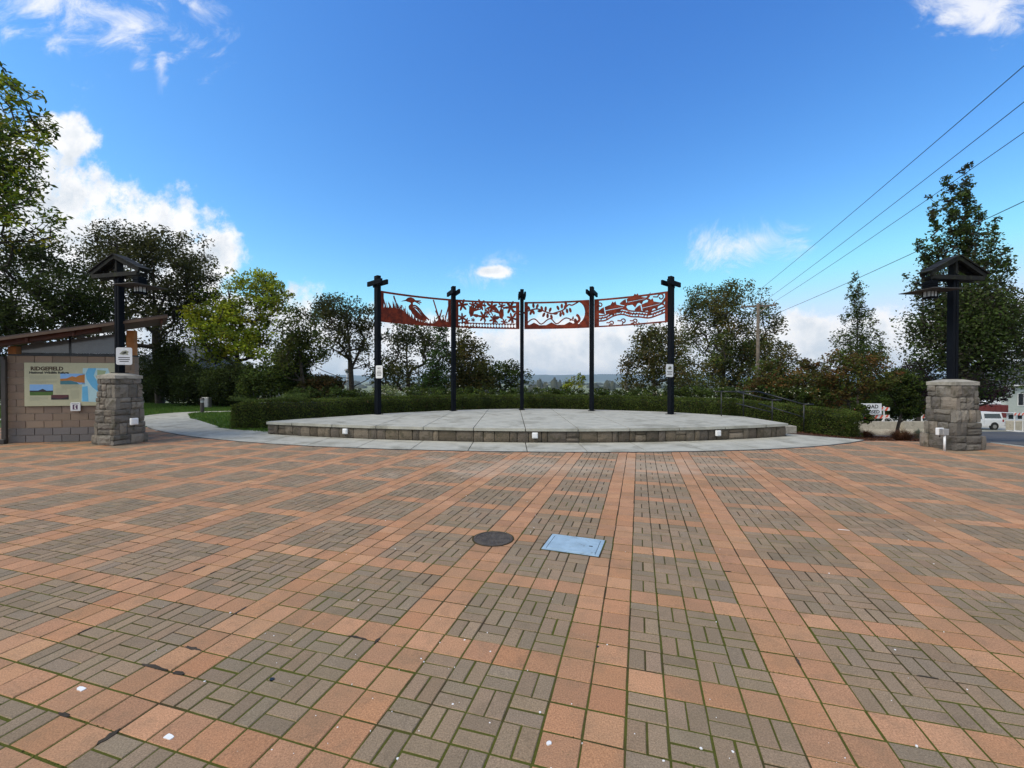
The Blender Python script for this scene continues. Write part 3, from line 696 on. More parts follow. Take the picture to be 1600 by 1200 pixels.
def frame(p, lo=True, lw=.035, rw=.035):
    b = MB(); p.rect(b, 0, 1, .935, 1.0, 16); p.done(b, 'top_rail')
    if lo: b = MB(); p.rect(b, 0, 1, 0, .05, 16); p.done(b, 'bottom_rail')
    b = MB(); p.rect(b, 0, lw, .046, .954, 1); p.done(b, 'end_plate'); b = MB(); p.rect(b, 1-rw, 1, .046, .954, 1); p.done(b, 'end_plate')
rd = random.Random(5)
# panel 1: heron in the reeds
p = Panel(0, 'leftmost panel, a heron standing among reeds'); frame(p, lw=.05, rw=.04)
b = MB()
pts = [(0, .04), (0, .50)]
top = [(0, .44), (.1, .5), (.2, .52), (.3, .50), (.36, .38), (.45, .24), (.55, .14), (.68, .11), (.76, .13), (.82, .26), (.9, .24), (.96, .18), (1, .12)]
us = np.linspace(.0, 1, 46); tv = np.interp(us, [q[0] for q in top], [q[1] for q in top])
for i in range(45):
    p.i += 1; v = tv[i]; p.P(b, [(us[i], .04), (us[i+1], .04), (us[i+1], tv[i+1]-.02), (us[i], v-.02)])
    if (us[i] < .36 or us[i] > .72):
        for q_ in range(2): p.P(b, [(us[i]+q_*.012, v-.06), (us[i]+.014+q_*.012, v-.06), (us[i]+.007+rd.uniform(-.03, .03), v+rd.uniform(.06, .22))])
    elif 1: p.P(b, [(us[i], v-.06), (us[i]+.022, v-.06), (us[i]+.011+rd.uniform(-.02, .02), v+rd.uniform(.03, .15))])
p.done(b, 'reed_bed')
b = MB()
for q in ([(.02, .92), (.07, .55)], [(.19, .9), (.25, .50)], [(.30, .62), (.27, .45)], [(.75, .92), (.83, .3)], [(.98, .85), (.92, .3)], [(.87, .6), (.84, .3)], [(.78, .55), (.85, .22)], [(.12, .65), (.15, .45)]): p.stroke(b, q, .022, 0)
p.ell(b, .205, .78, .14, .028, R(-65)); p.done(b, 'cattail')
b = MB()
p.P(b, [(.35, .80), (.39, .90), (.43, .93), (.47, .90), (.51, .82), (.47, .76), (.43, .74), (.38, .76)]); p.P(b, [(.28, .74), (.36, .82), (.38, .78)])
for e in ((.57, .84), (.58, .78), (.56, .72)): p.stroke(b, [(.47, .82), e], .016, 0)
p.stroke(b, [(.44, .78), (.445, .68), (.415, .60), (.43, .50)], .05)
p.P(b, [(.41, .62), (.44, .64), (.50, .52), (.58, .34), (.66, .18), (.62, .16), (.56, .18), (.50, .24), (.45, .38), (.42, .50)])
p.stroke(b, [(.45, .62), (.49, .66), (.55, .56), (.61, .38), (.69, .20)], .03); p.stroke(b, [(.47, .60), (.52, .55), (.58, .38), (.65, .22)], .025)
p.stroke(b, [(.53, .26), (.52, .08)], .018, 0); p.stroke(b, [(.57, .24), (.57, .08)], .018, 0); p.done(b, 'heron')
# panel 2: flowers and hummingbirds
p = Panel(1, 'second panel from the left, hummingbirds between star shaped flowers'); frame(p, lw=.04, rw=.055)
b = MB(); p.rect(b, 0, 1, .175, .20, 12); nb = 20
for i in range(nb):
    u = .04+.9*(i+.5)/nb; p.rect(b, u-.014, u-.006, .045, .175, 1); p.P(b, [(u-.010, .12), (u+.012, .175), (u-.03, .175)]); p.P(b, [(u-.010, .1), (u+.012, .045), (u-.03, .045)])
p.done(b, 'chain_border')
for (u, v, r, r0) in ((.27, .84, .18, .7), (.72, .84, .17, .3), (.50, .60, .16, .2), (.96, .60, .16, .5), (.76, .26, .15, .9), (.17, .24, .15, .3), (.10, .82, .25, .2), (.39, .86, .24, .9), (.56, .80, .25, .4), (.86, .80, .28, .1), (.10, .36, .2, .6), (.43, .44, .23, 1.0), (.60, .34, .21, .3), (.88, .40, .22, .8), (.27, .30, .10, .5)):
    b = MB(); p.ell(b, u, v, .045, .045, 0, 8)
    for k in range(6):
        t = r0+k*math.pi/3; x, z = r*.55*math.cos(t), r*.55*math.sin(t)
        if .05 < v+z/PH < .97: p.ell(b, u+x/p.w, v+z/PH, r*.5, r*.20, t, 10)
    p.done(b, 'flower')
b = MB(); p.stroke(b, [(.45, .2), (.46, .6), (.45, .93)], .018); p.stroke(b, [(.62, .2), (.58, .5), (.52, .7)], .016); p.stroke(b, [(.88, .2), (.86, .6)], .016); p.done(b, 'stem')
for (u, v, mir) in ((.24, .55, 1), (.72, .5, -1)):
    b = MB()
    P2 = lambda q: p.P(b, [(u+mir*x, v+z) for x, z in q])
    P2([(-.03, .2), (0, .24), (.03, .2), (.045, .05), (.03, -.1), (-.01, -.15), (-.035, 0)]); P2([(.02, -.08), (.08, -.16), (.14, -.1), (.10, -.04), (.05, -.03)]); P2([(-.01, .22), (-.06, .29), (-.02, .19)])
    for q in ((.12, .3), (.14, .22), (.14, .15)): p.stroke(b, [(u+mir*.03, v+.06), (u+mir*q[0], v+q[1])], .02, 0)
    p.stroke(b, [(u+mir*.03, v+.08), (u+mir*.10, v+.30), (u+mir*.15, v+.24), (u+mir*.14, v+.12)], .018); p.done(b, 'hummingbird')
# panel 3: oak spray, squirrel and hills
p = Panel(2, 'third panel, leafy spray above a squirrel and zigzag hills'); frame(p, lw=.055, rw=.03)
b = MB(); p.rect(b, 0, 1, .046, .14, 12); p.P(b, [(0, .14), (.05, .16), (.1, .14)]); 
for u in (.15, .42, .70): p.P(b, [(u-.09, .13), (u, .24), (u+.09, .13)]); 
p.done(b, 'hill_band')
b = MB()
p.stroke(b, [(.02, .16), (.10, .34), (.17, .36), (.26, .18), (.36, .34), (.42, .36), (.50, .18), (.60, .34), (.66, .38), (.76, .28)], .022); p.done(b, 'hill_line')
b = MB()
p.stroke(b, [(.0, .62), (.10, .70), (.20, .74), (.30, .66), (.42, .56), (.50, .60), (.60, .68), (.68, .86), (.74, .84), (.84, .96)], .028)
p.done(b, 'branch')
for (u, v, t) in ((.07, .76, 1.9), (.10, .60, -1.9), (.14, .86, 1.7), (.14, .62, -1.2), (.20, .84, 1.2), (.02, .60, 0), (.27, .76, 1.9), (.30, .52, -2), (.33, .74, 1.5), (.36, .48, -1.6), (.40, .70, 1.2), (.42, .44, -1.3), (.24, .66, 0), (.52, .76, 2), (.56, .52, -1.6), (.58, .82, 1.6), (.60, .56, -1.2), (.48, .56, 0), (.64, .92, 1.9), (.66, .64, -1.4), (.71, .66, -1.3), (.63, .78, 1.4)):
    b = MB(); p.ell(b, u, v, .105, .055, t); p.done(b, 'leaf')
b = MB()          # the curved trunk mass on the right
arc = [(.84+.0, .96)]+[(.80+.135*math.sin(t), .56+.40*math.cos(t)) for t in np.linspace(.25, 2.75, 12)]
for i in range(len(arc)-1):
    a, c = arc[i], arc[i+1]; p.P(b, [a, c, (.975, c[1] if i < 11 else 0), (.975, a[1])])
p.P(b, [(.80, .08), (.97, .08), (.97, .22), (.86, .18)]); p.done(b, 'tree_trunk')
b = MB(); p.ell(b, .79, .26, .07, .11, .2); p.ell(b, .75, .36, .045, .04); p.P(b, [(.74, .38), (.755, .46), (.765, .38)]); p.stroke(b, [(.81, .2), (.85, .3), (.83, .44), (.80, .48)], .055); p.P(b, [(.72, .26), (.69, .30), (.73, .32)]); p.P(b, [(.72, .14), (.84, .14), (.8, .22)]); p.done(b, 'squirrel')
# panel 4: three fish over water
p = Panel(3, 'rightmost panel, three salmon swimming above curling waves'); frame(p, lw=.065, rw=.045)
def fish(u, v, L_, H_, tilt):
    b = MB(); c, s = math.cos(tilt), math.sin(tilt)
    def q(pts): p.P(b, [(u+(x*c*L_-z*s*H_)/p.w, v+(x*s*L_+z*c*H_)/PH) for x, z in pts])
    q([(-.5, 0), (-.47, .10), (-.38, .28), (-.30, .36), (-.28, -.34), (-.40, -.22), (-.48, -.12)])
    q([(-.27, .36), (-.12, .46), (.1, .42), (.27, .2), (.36, .1), (.36, .03), (-.26, .03)]); q([(-.26, -.02), (.36, .0), (.36, -.1), (.22, -.22), (0, -.36), (-.25, -.34)])
    q([(-.08, .44), (.0, .75), (.04, .62), (.10, .72), (.12, .40)]); q([(-.1, -.34), (-.02, -.7), (.06, -.32)]); q([(.12, -.28), (.2, -.5), (.24, -.2)])
    q([(.35, .10), (.5, .55), (.46, .1), (.42, .0), (.5, -.45), (.35, -.08)]); q([(.37, .05), (.39, -.03), (.30, -.0)])
    p.done(b, 'salmon')
fish(.26, .60, 1.25, .42, .10); fish(.56, .82, 1.25, .38, .08); fish(.76, .58, 1.25, .40, .12)
b = MB()
for dv in (0, .10, .19): p.stroke(b, [(.04, .22+dv), (.15, .23+dv), (.26, .36+dv), (.38, .40+dv), (.50, .30+dv), (.62, .26+dv), (.74, .20+dv), (.86, .26+dv), (.97, .34+dv)], .028)
for q in np.linspace(.1, .92, 22): v = np.interp(q, [.04, .15, .26, .38, .5, .62, .74, .86, .97], [.22, .23, .36, .40, .30, .26, .2, .26, .34]); p.stroke(b, [(q-.012, v+.03+.04*math.sin(q*60)), (q+.012, v+.14)], .018, 0)
for q, v in ((.22, .40), (.47, .38), (.74, .28)): p.ell(b, q, v+.05, .06, .06)
p.done(b, 'river')
b = MB()
def curl(u, v, r, mir=1, flip=1):
    b = MB(); p.stroke(b, [(u-mir*r*2.4/p.w, v+flip*r*.4/PH), (u-mir*r/p.w, v+flip*r*.2/PH)]+[(u+mir*r*k_*math.cos(t)/p.w, v+flip*r*k_*math.sin(t)/PH) for t, k_ in zip(np.linspace(2.6, -3.4, 9), np.linspace(1, .35, 9))], .02); p.done(b, 'wave_curl')
curl(.24, .12, .09); curl(.40, .16, .10); curl(.56, .13, .09); curl(.08, .78, .10, 1, 1); curl(.90, .84, .13, 1, 1)
p.stroke(b, [(.2, .05), (.24, .10)], .02, 0); p.stroke(b, [(.38, .05), (.4, .12)], .02, 0); p.stroke(b, [(.5, .05), (.56, .10)], .02, 0); p.done(b, 'wave_stem')

# signs on the posts
def plate_sign(px_, y0, y1, x0, x1, Y, rz, lab, lines, head=None, emblem=False):
    c = W((x0+x1)/2, (y0+y1)/2, Y); w_ = (x1-x0)/F*Y*1.05; h = (y1-y0)/F*Y
    t = T('notice_sign', lab, 'sign', (c.x, c.y, c.z-h/2), rz)
    b = MB(); r = min(w_, h)*.12; pts = []
    for cx, cz, a0 in ((w_/2-r, h-r, 0), (-w_/2+r, h-r, 90), (-w_/2+r, r, 180), (w_/2-r, r, 270)):
        for k in range(4): a = R(a0+k*30); pts.append((cx+r*math.cos(a), cz+r*math.sin(a)))
    b.prism(pts, -.0025, .0025, FACE); b.build('plate', 'white_plastic', t)
    b = MB()
    z = h*(.56 if head else .42)
    for k in range(lines):
        ln = w_*random.uniform(.5, .8); b.box(-ln/2, ln/2, -.0045, -.003, z-h*.022, z+h*.022); z -= h*.11
    b.build('text_lines', 'print_black', t)['kind'] = 'stuff'
    if head: text_mesh(head, h*.2, 'lettering', 'print_black', t, Matrix.Translation((0, -.0035, h*.70)) @ FACE, .0008, bold=.002)
    if emblem:
        b = MB(); b.prism([(-w_*.3, h*.62), (-w_*.1, h*.80), (w_*.12, h*.84), (w_*.3, h*.76), (w_*.22, h*.66), (w_*.28, h*.56), (w_*.05, h*.60), (-w_*.05, h*.56)], .003, .0045, FACE @ Matrix.Identity(4)); b.build('emblem', 'print_grey' if not head else 'print_black', t)
        b = MB(); b.prism([(-w_*.18, h*.67), (w_*.12, h*.78), (w_*.16, h*.68), (0, h*.63)], .005, .006, FACE); b.build('emblem_detail', 'print_black', t)
    for zz_ in (h*.07, h*.93):
        b = MB(); b.tube((0, -.008, zz_), (0, .0, zz_), .006, n=8); b.build('screw', 'hub', t)
    return t
i0 = Vector((math.cos(A5[0]), math.sin(A5[0]))); i4 = Vector((math.cos(A5[4]), math.sin(A5[4])))
plate_sign(0, 571, 591, 586, 599, 15.62, R(-25), 'small white notice headed NO on the leftmost screen post', 4, 'NO')
plate_sign(0, 569, 589, 1039.5, 1053, 15.72, R(22), 'small white notice with emblem on the rightmost screen post', 3, None, True)

# ------------------------------------------------------------------ stone pillars with lantern posts
def pillar(name, cx, cy, rz, s0, s1, H, lab, seed):
    random.seed(seed)
    t = T(name, lab, 'pillar', (cx, cy, 0), rz, 'stone pillars at the plaza edge')
    b = MB(); vs = []
    for z, s in ((-.05, s0*.5-.07), (H-.1, s1*.5-.07)): vs += [(-s, -s, z), (s, -s, z), (s, s, z), (-s, s, z)]
    b.add(vs, [(3, 2, 1, 0), (4, 5, 6, 7), (0, 1, 5, 4), (1, 2, 6, 5), (2, 3, 7, 6), (3, 0, 4, 7)]); b.build('core', 'mortar', t)
    z = 0; ci = 0; top = H-.10
    while z < top-.03:
        h = random.choice((.20, .25, .30, .34)); h = min(h, top-z)
        if top-z-h < .09: h = top-z
        sz_ = s0+(s1-s0)*(z+h/2)/top+(.07 if ci == 0 else 0)
        for f in range(4):
            fm = Matrix.Rotation(f*math.pi/2, 4, 'Z')
            nst = 2 if random.random() < .72 else 3; cuts = [0]+sorted(random.uniform(.28, .72) if nst == 2 else q+random.uniform(-.07, .07) for q in ([.5] if nst == 2 else [.33, .66]))+[1]
            cut0 = -sz_/2+(0 if ci % 2 == 0 else .12); cut1 = sz_/2-(.12 if ci % 2 == 0 else 0)
            # corner stones alternate so that courses bond round the corner
            for a, c in zip(cuts[:-1], cuts[1:]):
                x0, x1 = cut0+(cut1-cut0)*a, cut0+(cut1-cut0)*c; sub = [(0, h)]
                if h > .22 and random.random() < .45: m_ = h*random.uniform(.4, .6); sub = [(0, m_), (m_, h)]
                for za, zb in sub:
                    b = MB(); b.col = shade(random.choice(STONES), .75, 1.2)
                    rough_block(b, fm @ Matrix.Translation(((x0+x1)/2, -sz_/2-random.uniform(-.008, .014), z+za+.006)), (x1-x0)-.007, (zb-za)-.007, .12, .012, .016, 4, 4); b.build('stone', 'stone', t, tint=True)
        z += h; ci += 1
    s = s1/2+.015; b = MB(); i_ = .12
    b.add([(-s, -s, H-.1), (s, -s, H-.1), (s, s, H-.1), (-s, s, H-.1), (-s, -s, H-.02), (s, -s, H-.02), (s, s, H-.02), (-s, s, H-.02), (-i_, -i_, H+.045), (i_, -i_, H+.045), (i_, i_, H+.045), (-i_, i_, H+.045)],
          [(3, 2, 1, 0), (0, 1, 5, 4), (1, 2, 6, 5), (2, 3, 7, 6), (3, 0, 4, 7), (4, 5, 9, 8), (5, 6, 10, 9), (6, 7, 11, 10), (7, 4, 8, 11), (8, 9, 10, 11)]); b.build('cap', 'concrete_old', t)
    return t
def lantern_post(cx, cy, rz, z0, zt_, side, lab, L_, ridge):
    """side=+1 lantern hangs at local +x end"""
    t = T('lantern_post', lab, 'lamp post', (cx, cy, z0), rz, 'timber lantern posts on the stone pillars')
    H = zt_-z0; hb_ = H-.57
    for sx_ in (-1, 1):
        b = MB(); b.bbox(sx_*.045-.037, sx_*.045+.037, -.07, .07, .0, hb_+.15, .006); b.build('post', 'wood_dark' if 0 else 'steel_dark', t)
    b = MB(); b.bbox(-.13, .13, -.13, .13, 0, .02, .004); b.build('base_plate', 'steel_dark', t)
    b = MB(); b.bbox(-.035, .035, -.08, .08, hb_+.16, H-.08, .004); b.build('king_post', 'wood_dark', t)
    hl = L_/2; D = .16
    for sy_ in (-1, 1):
        y = sy_*.105
        b = MB(); b.bbox(-hl, hl, y-.03, y+.03, hb_, hb_+.105, .005); b.build('tie_beam', 'wood_dark', t)
        for sx_ in (-1, 1):
            b = MB(); b.bar((sx_*(hl+.05), y, hb_+.115), (0, y, H-.05), .05, .085); b.build('rafter', 'wood_dark', t)
    for sx_ in (-1, 1):                         # roof boards, one by one down each slope
        nbd = 5; e0, e1 = Vector((sx_*(hl+.10), 0, hb_+.16)), Vector((sx_*.01, 0, H-.0)); d = (e1-e0).normalized(); nrm = Vector((-d.z*sx_, 0, d.x*sx_)); 
        for k in range(nbd):
            a = e0+(e1-e0)*(k/nbd+.006); c = e0+(e1-e0)*((k+1)/nbd-.006)
            b = MB(); m0 = (a+c)/2+Vector((0, 0, .012 + .004*(k % 2))); hl_ = (c-a)/2
            b.bar(m0-hl_, m0+hl_, 2*D, .026); b.build('roof_board', 'wood_dark', t)
    # lantern
    lx = side*(hl-.08); la = empty('lantern', (lx, 0, hb_)); la.parent = t
    b = MB(); b.tube((0, 0, .02), (0, 0, -.04), .012); b.bbox(-.10, .10, -.10, .10, -.20, -.03, .01)
    for k in range(3): b.box(-.115, .115, -.115, .115, -.09-.05*k, -.075-.05*k)
    b.build('chimney', 'steel_dark', la)
    b = MB(); q = .40; vs = [(-q, -q, -.275), (q, -q, -.275), (q, q, -.275), (-q, q, -.275), (-q, -q, -.26), (q, -q, -.26), (q, q, -.26), (-q, q, -.26), (-.12, -.12, -.205), (.12, -.12, -.205), (.12, .12, -.205), (-.12, .12, -.205)]
    b.add(vs, [(3, 2, 1, 0), (0, 1, 5, 4), (1, 2, 6, 5), (2, 3, 7, 6), (3, 0, 4, 7), (4, 5, 9, 8), (5, 6, 10, 9), (6, 7, 11, 10), (7, 4, 8, 11), (8, 9, 10, 11)]); b.build('hood', 'bronze_pipe', la)
    b = MB(); b.bbox(-.085, .085, -.085, .085, -.40, -.277, .004); b.build('glass', 'lamp_glass', la)
    b = MB()
    for sx_ in (-1, 0, 1):
        for sy_ in (-1, 0, 1):
            if sx_ or sy_: b.box(sx_*.09-.006, sx_*.09+.006, sy_*.09-.006, sy_*.09+.006, -.41, -.276)
    b.box(-.10, .10, -.10, .10, -.44, -.405); b.build('cage', 'steel_dark', la)
    b = MB(); b.tube((-side*(hl-.1), 0, -.27), (-side*.1, 0, -.27), .01); b.build('stay_rod', 'steel_dark', la)
mat('lamp_glass', (.55, .6, .62), rough=.2, var=.2, scale=20, spec=.5)
LP = (-10.18, 11.22); RPp = (10.62, 10.42)
pillar('stone_pillar', LP[0], LP[1], R(-15), .76, .62, 1.78, 'stone pillar left, next to the brown block kiosk wall', 3)
pillar('stone_pillar', RPp[0], RPp[1], R(8), .76, .62, 1.62, 'stone pillar at the right by the street, with a white conduit pipe', 9)
lantern_post(LP[0], LP[1], R(-15), 1.82, 4.86, 1, 'dark gabled lantern post on the left stone pillar', 1.6, 0)
lantern_post(RPp[0], RPp[1], R(8), 1.66, 4.60, -1, 'dark gabled lantern post on the right stone pillar', 1.45, 0)
plate_sign(0, 543, 570, 184.5, 203.5, 11.02, R(22), 'white notice with animal emblem on the left lantern post', 3, None, True)
# white outlet boxes
def outlet(p, rz, lab, s=.075, pipe=False):
    t = T('outlet_box', lab, 'outlet box', p, rz, 'white weatherproof outlet boxes')
    b = MB(); b.bbox(-s, s, -.07, 0, -s, s, .012); b.build('cover', 'white_plastic', t)
    b = MB(); b.bbox(-s*.7, s*.7, -.082, -.071, -s*.7, s*.7, .003); b.build('flap', 'white_plastic', t)
    b = MB(); b.tube((0, -.035, -s), (0, -.035, -s-.05), .012); b.build('plug', 'black_metal' if not pipe else 'white_plastic', t)
    return t
for qx, lab in ((540, 'white outlet box on the platform front, left one'), (836, 'white outlet box on the platform front, middle one'), (1121.5, 'white outlet box on the platform front, right one')):
    X = (qx-800)/F*11.5
    for _ in range(4): X = (qx-800)/F*float(front_y(X))
    sl_ = float(front_y(X+.05)-front_y(X-.05))/.1; outlet((X, float(front_y(X))+.015, .20), math.atan(sl_), lab)
pl = W(208, 658.5, 10.98); outlet((pl.x, pl.y, pl.z), R(75), 'white outlet box on the left stone pillar', .085)
pr = W(1464.5, 673.5, 10.16); outlet((pr.x-.02, pr.y-.04, pr.z), R(8), 'wide white outlet box on the right stone pillar', .085)
pr = W(1476, 676, 9.98); t = T('conduit', 'white vertical conduit pipe with grey junction box at the right pillar', 'pipe', (pr.x, pr.y, 0))
b = MB(); b.tube((0, 0, 0), (0, 0, pr.z-.04), .022, n=12); b.build('pipe', 'white_plastic', t, True)
b = MB(); b.bbox(-.07, .07, -.04, .06, pr.z-.06, pr.z+.09, .01); b.build('junction_box', 'hub', t)

# ------------------------------------------------------------------ kiosk
ka = math.atan2(.6, 2.73); kx, ky = -13.12, 11.22
kio = T('information_kiosk', 'brown block information kiosk with sloping shed roof at the left edge', 'kiosk', (kx, ky, 0), ka)
KL = 2.86; ch = .19; nco = 12
b = MB(); b.box(.02, KL-.02, .02, .17, 0, 2.28); b.build('wall_core', 'cmu_joint', kio)
for r_ in range(12):
    z = .0+ch*r_; x = -.2 if r_ % 2 else 0.0; pl_ = r_ < 2
    while x < KL-.02:
        x0, x1 = max(x, 0), min(x+.395, KL); x += .395
        if x1-x0 < .03: continue
        b = MB(); base = (.17, .155, .15) if pl_ else random.choice([(.255, .19, .14), (.28, .205, .15), (.235, .175, .135)]); b.col = shade(base, .88, 1.12)
        b.bbox(x0+.007, x1-.007, -.012 if pl_ else -.0, .19, z+.007, z+ch-.007, .004); b.build('block', 'cmu', kio, tint=True)
b = MB(); b.box(-.005, KL+.01, -.02, .2, 2.285, 2.315); b.build('wall_cap', 'black_metal', kio)
b = MB(); b.box(.28, KL-.26, .05, .08, 2.32, 2.36)
b.box(1.32, 1.37, .05, .08, 2.36, 2.86)
for q in np.linspace(.4, 2.5, 8): b.tube((q, .045, 2.34), (q, .03, 2.34), .012, n=6)
b.build('window_frame', 'black_metal', kio)
for x0, x1 in ((.28, 1.315), (1.375, 2.58)):
    b = MB(); zt0, zt1 = 2.50+.17*x0, 2.50+.17*x1
    b.add([(x0, .055, 2.362), (x1, .055, 2.362), (x1, .055, zt1), (x0, .055, zt0), (x0, .07, 2.362), (x1, .07, 2.362), (x1, .07, zt1), (x0, .07, zt0)], [(0, 1, 2, 3), (7, 6, 5, 4), (0, 4, 5, 1), (1, 5, 6, 2), (2, 6, 7, 3), (3, 7, 4, 0)]); b.build('pane', 'glass_grey', kio)
b = MB(); b.bbox(.02, .2, .0, .16, 2.316, 2.52, .006); b.build('timber_post', 'wood_orange', kio); b = MB(); b.bbox(KL-.2, KL-.02, .0, .16, 2.316, 3.0, .006); b.build('timber_post', 'wood_orange', kio)
# roof in world coordinates, then put into kiosk space
inv = (Matrix.Translation((kx, ky, 0)) @ Matrix.Rotation(ka, 4, 'Z')).inverted()
ft = W(262, 495.5, 11.45); fl = W(0, 531, 10.75)
dfr = (fl-ft); fl2 = ft+dfr*1.6; bk = Vector((-1.45, 1.75, .03))
def slab(b, q, th):  # q four pts
    vs = [inv @ v for v in q]+[inv @ (v+Vector((0, 0, th))) for v in q]
    b.add(vs, [(3, 2, 1, 0), (4, 5, 6, 7), (0, 1, 5, 4), (1, 2, 6, 5), (2, 3, 7, 6), (3, 0, 4, 7)])
q = [fl2, ft, ft+bk, fl2+bk]
b = MB(); slab(b, q, .035); b.build('roof_deck', 'wood_red', kio)
b = MB(); slab(b, [v+Vector((0, 0, .037)) for v in q], .045); b.build('roof', 'roofing', kio)
b = MB(); fo = Vector((.01, -.03, 0)); slab(b, [fl2+fo-Vector((0, .0, .02)), ft+fo-Vector((0, 0, .02)), ft+fo+Vector((.0, .028, -.02)), fl2+fo+Vector((0, .028, -.02))], .065); b.build('fascia', 'fascia', kio)
b = MB()
slab(b, [fl2+Vector((0, .10, -.16)), ft*.72+fl2*.28+Vector((0, .10, -.10)), ft*.72+fl2*.28+Vector((0, .18, -.10)), fl2+Vector((0, .18, -.16))], .135); b.build('beam', 'wood_red', kio)
for k in range(6):
    c = ft+(fl2-ft)*(k*.17+.03)+Vector((0, .05, -.07)); b = MB(); e = c+bk*.93; b.bar(inv @ c, inv @ e, .05, .12); b.build('rafter', 'wood_red', kio)
# down pipe
b = MB(); c0 = (.02, -.10); b.bbox(c0[0]-.05, c0[0]+.05, c0[1]-.04, c0[1]+.04, .06, 2.18, .008); b.bbox(c0[0]-.06, c0[0]+.06, c0[1]-.11, c0[1]+.03, 0, .12, .008); b.bar((c0[0]+.02, c0[1], 2.2), (-1.2, c0[1]-.02, 2.26), .08, .09); b.build('down_pipe', 'bronze_pipe', kio)
# info board
bd = T('information_board', 'cream information board headed RIDGEFIELD on the kiosk wall', 'sign', (kx, ky, 0), ka)
inv2 = inv
p0 = .40; PW = 2.02; pz0, pz1 = .955, 2.10
b = MB(); b.bbox(p0, p0+PW, -.045, -.012, pz0, pz1, .006); b.build('panel', 'panel_cream', bd)
def pr_(pts, m, nm, k=1): # points in panel fractions, top left origin
    b = MB(); y = -.0455-.0012*k
    b.prism([(p0+u*PW, pz1-v*(pz1-pz0)) for u, v in pts], -y-.0005, -y, FACE); return b.build(nm, m, bd)
def prr(u0, v0, u1, v1, m, nm, k=1): return pr_([(u0, v0), (u1, v0), (u1, v1), (u0, v1)], m, nm, k)
PWh = pz1-pz0
text_mesh('RIDGEFIELD', .135, 'heading', 'print_brown', bd, Matrix.Translation((p0+.07*PW, -.048, pz1-.175*PWh)) @ FACE, .001, 'LEFT', .006, 1.0)
text_mesh('National Wildlife Refuge', .078, 'heading', 'print_black', bd, Matrix.Translation((p0+.055*PW, -.048, pz1-.25*PWh)) @ FACE, .001, 'LEFT', .003, 1.12)
prr(.39, .25, .66, .50, 'print_sky', 'photo', 1); pr_([(.39, .37), (.46, .36), (.52, .31), (.56, .33), (.60, .29), (.66, .27), (.66, .46), (.60, .46), (.50, .41), (.39, .42)], 'print_orange', 'photo_hills', 2); pr_([(.39, .42), (.5, .41), (.57, .45), (.60, .5), (.39, .5)], 'print_teal', 'photo_water', 3)
prr(.06, .50, .31, .75, 'print_sky', 'photo', 1); pr_([(.06, .64), (.15, .64), (.20, .60), (.24, .645), (.31, .64), (.31, .67), (.06, .67)], 'print_hill', 'photo_roof', 3); prr(.06, .665, .31, .75, 'print_green', 'photo_field', 2)
prr(.29, .74, .48, .85, 'print_maroon', 'photo', 4); pr_([(.29, .80), (.38, .83), (.48, .79), (.48, .85), (.29, .85)], 'print_hill', 'photo_shore', 5)
pr_([(.64, .12), (.92, .12), (.95, .3), (.95, .93), (.62, .90), (.63, .5)], 'print_paleblue', 'map', 1)
pr_([(.70, .12), (.79, .12), (.76, .30), (.82, .50), (.90, .70), (.86, .76), (.74, .56), (.68, .38), (.67, .25)], 'print_blue', 'map_river', 2); pr_([(.63, .56), (.69, .54), (.70, .9), (.63, .9)], 'print_blue', 'map_lake', 2)
pr_([(.8, .16), (.9, .18), (.88, .30), (.80, .28)], 'print_palegreen', 'map_land', 2); pr_([(.78, .32), (.86, .36), (.94, .62), (.88, .6)], 'print_palegreen', 'map_land', 3)
b = MB()
def lines(u0, u1, v0, v1, n_):
    for k in range(n_):
        v = v0+(v1-v0)*k/(n_-1); e = u1-(0 if k < n_-1 else (u1-u0)*.4)-random.uniform(0, .01); b.box(p0+u0*PW, p0+e*PW, -.0475, -.0455, pz1-v*PWh-.003, pz1-v*PWh+.003)
lines(.06, .36, .30, .38, 5); lines(.06, .36, .42, .47, 4); lines(.40, .60, .53, .60, 4); lines(.50, .60, .64, .84, 9); lines(.34, .47, .60, .70, 5); lines(.06, .26, .79, .86, 4); b.build('text_lines', 'print_grey', bd)['kind'] = 'stuff'
# small purple leaflet holder on the board
t = T('leaflet_sign', 'small white rounded plaque with dark square picture below the board', 'plaque', (kx, ky, 0), ka); cx_ = 1.53; cz_ = .93
b = MB(); b.bbox(cx_-.115, cx_+.115, -.075, -.05, cz_-.115, cz_+.115, .012); b.build('plate', 'white_plastic', t)
b = MB(); b.box(cx_-.055, cx_+.055, -.078, -.0755, cz_-.07, cz_+.06); b.build('picture', 'print_purple', t)
b = MB(); b.prism([(cx_-.01, cz_-.06), (cx_+.03, cz_-.06), (cx_+.0, cz_), (cx_+.035, cz_+.05), (cx_-.015, cz_+.04)], .079, .0805, FACE); b.build('figure', 'print_white', t)
b = MB(); b.box(cx_-.08, cx_+.08, -.078, -.0755, cz_+.08, cz_+.09); b.build('caption', 'print_black', t)

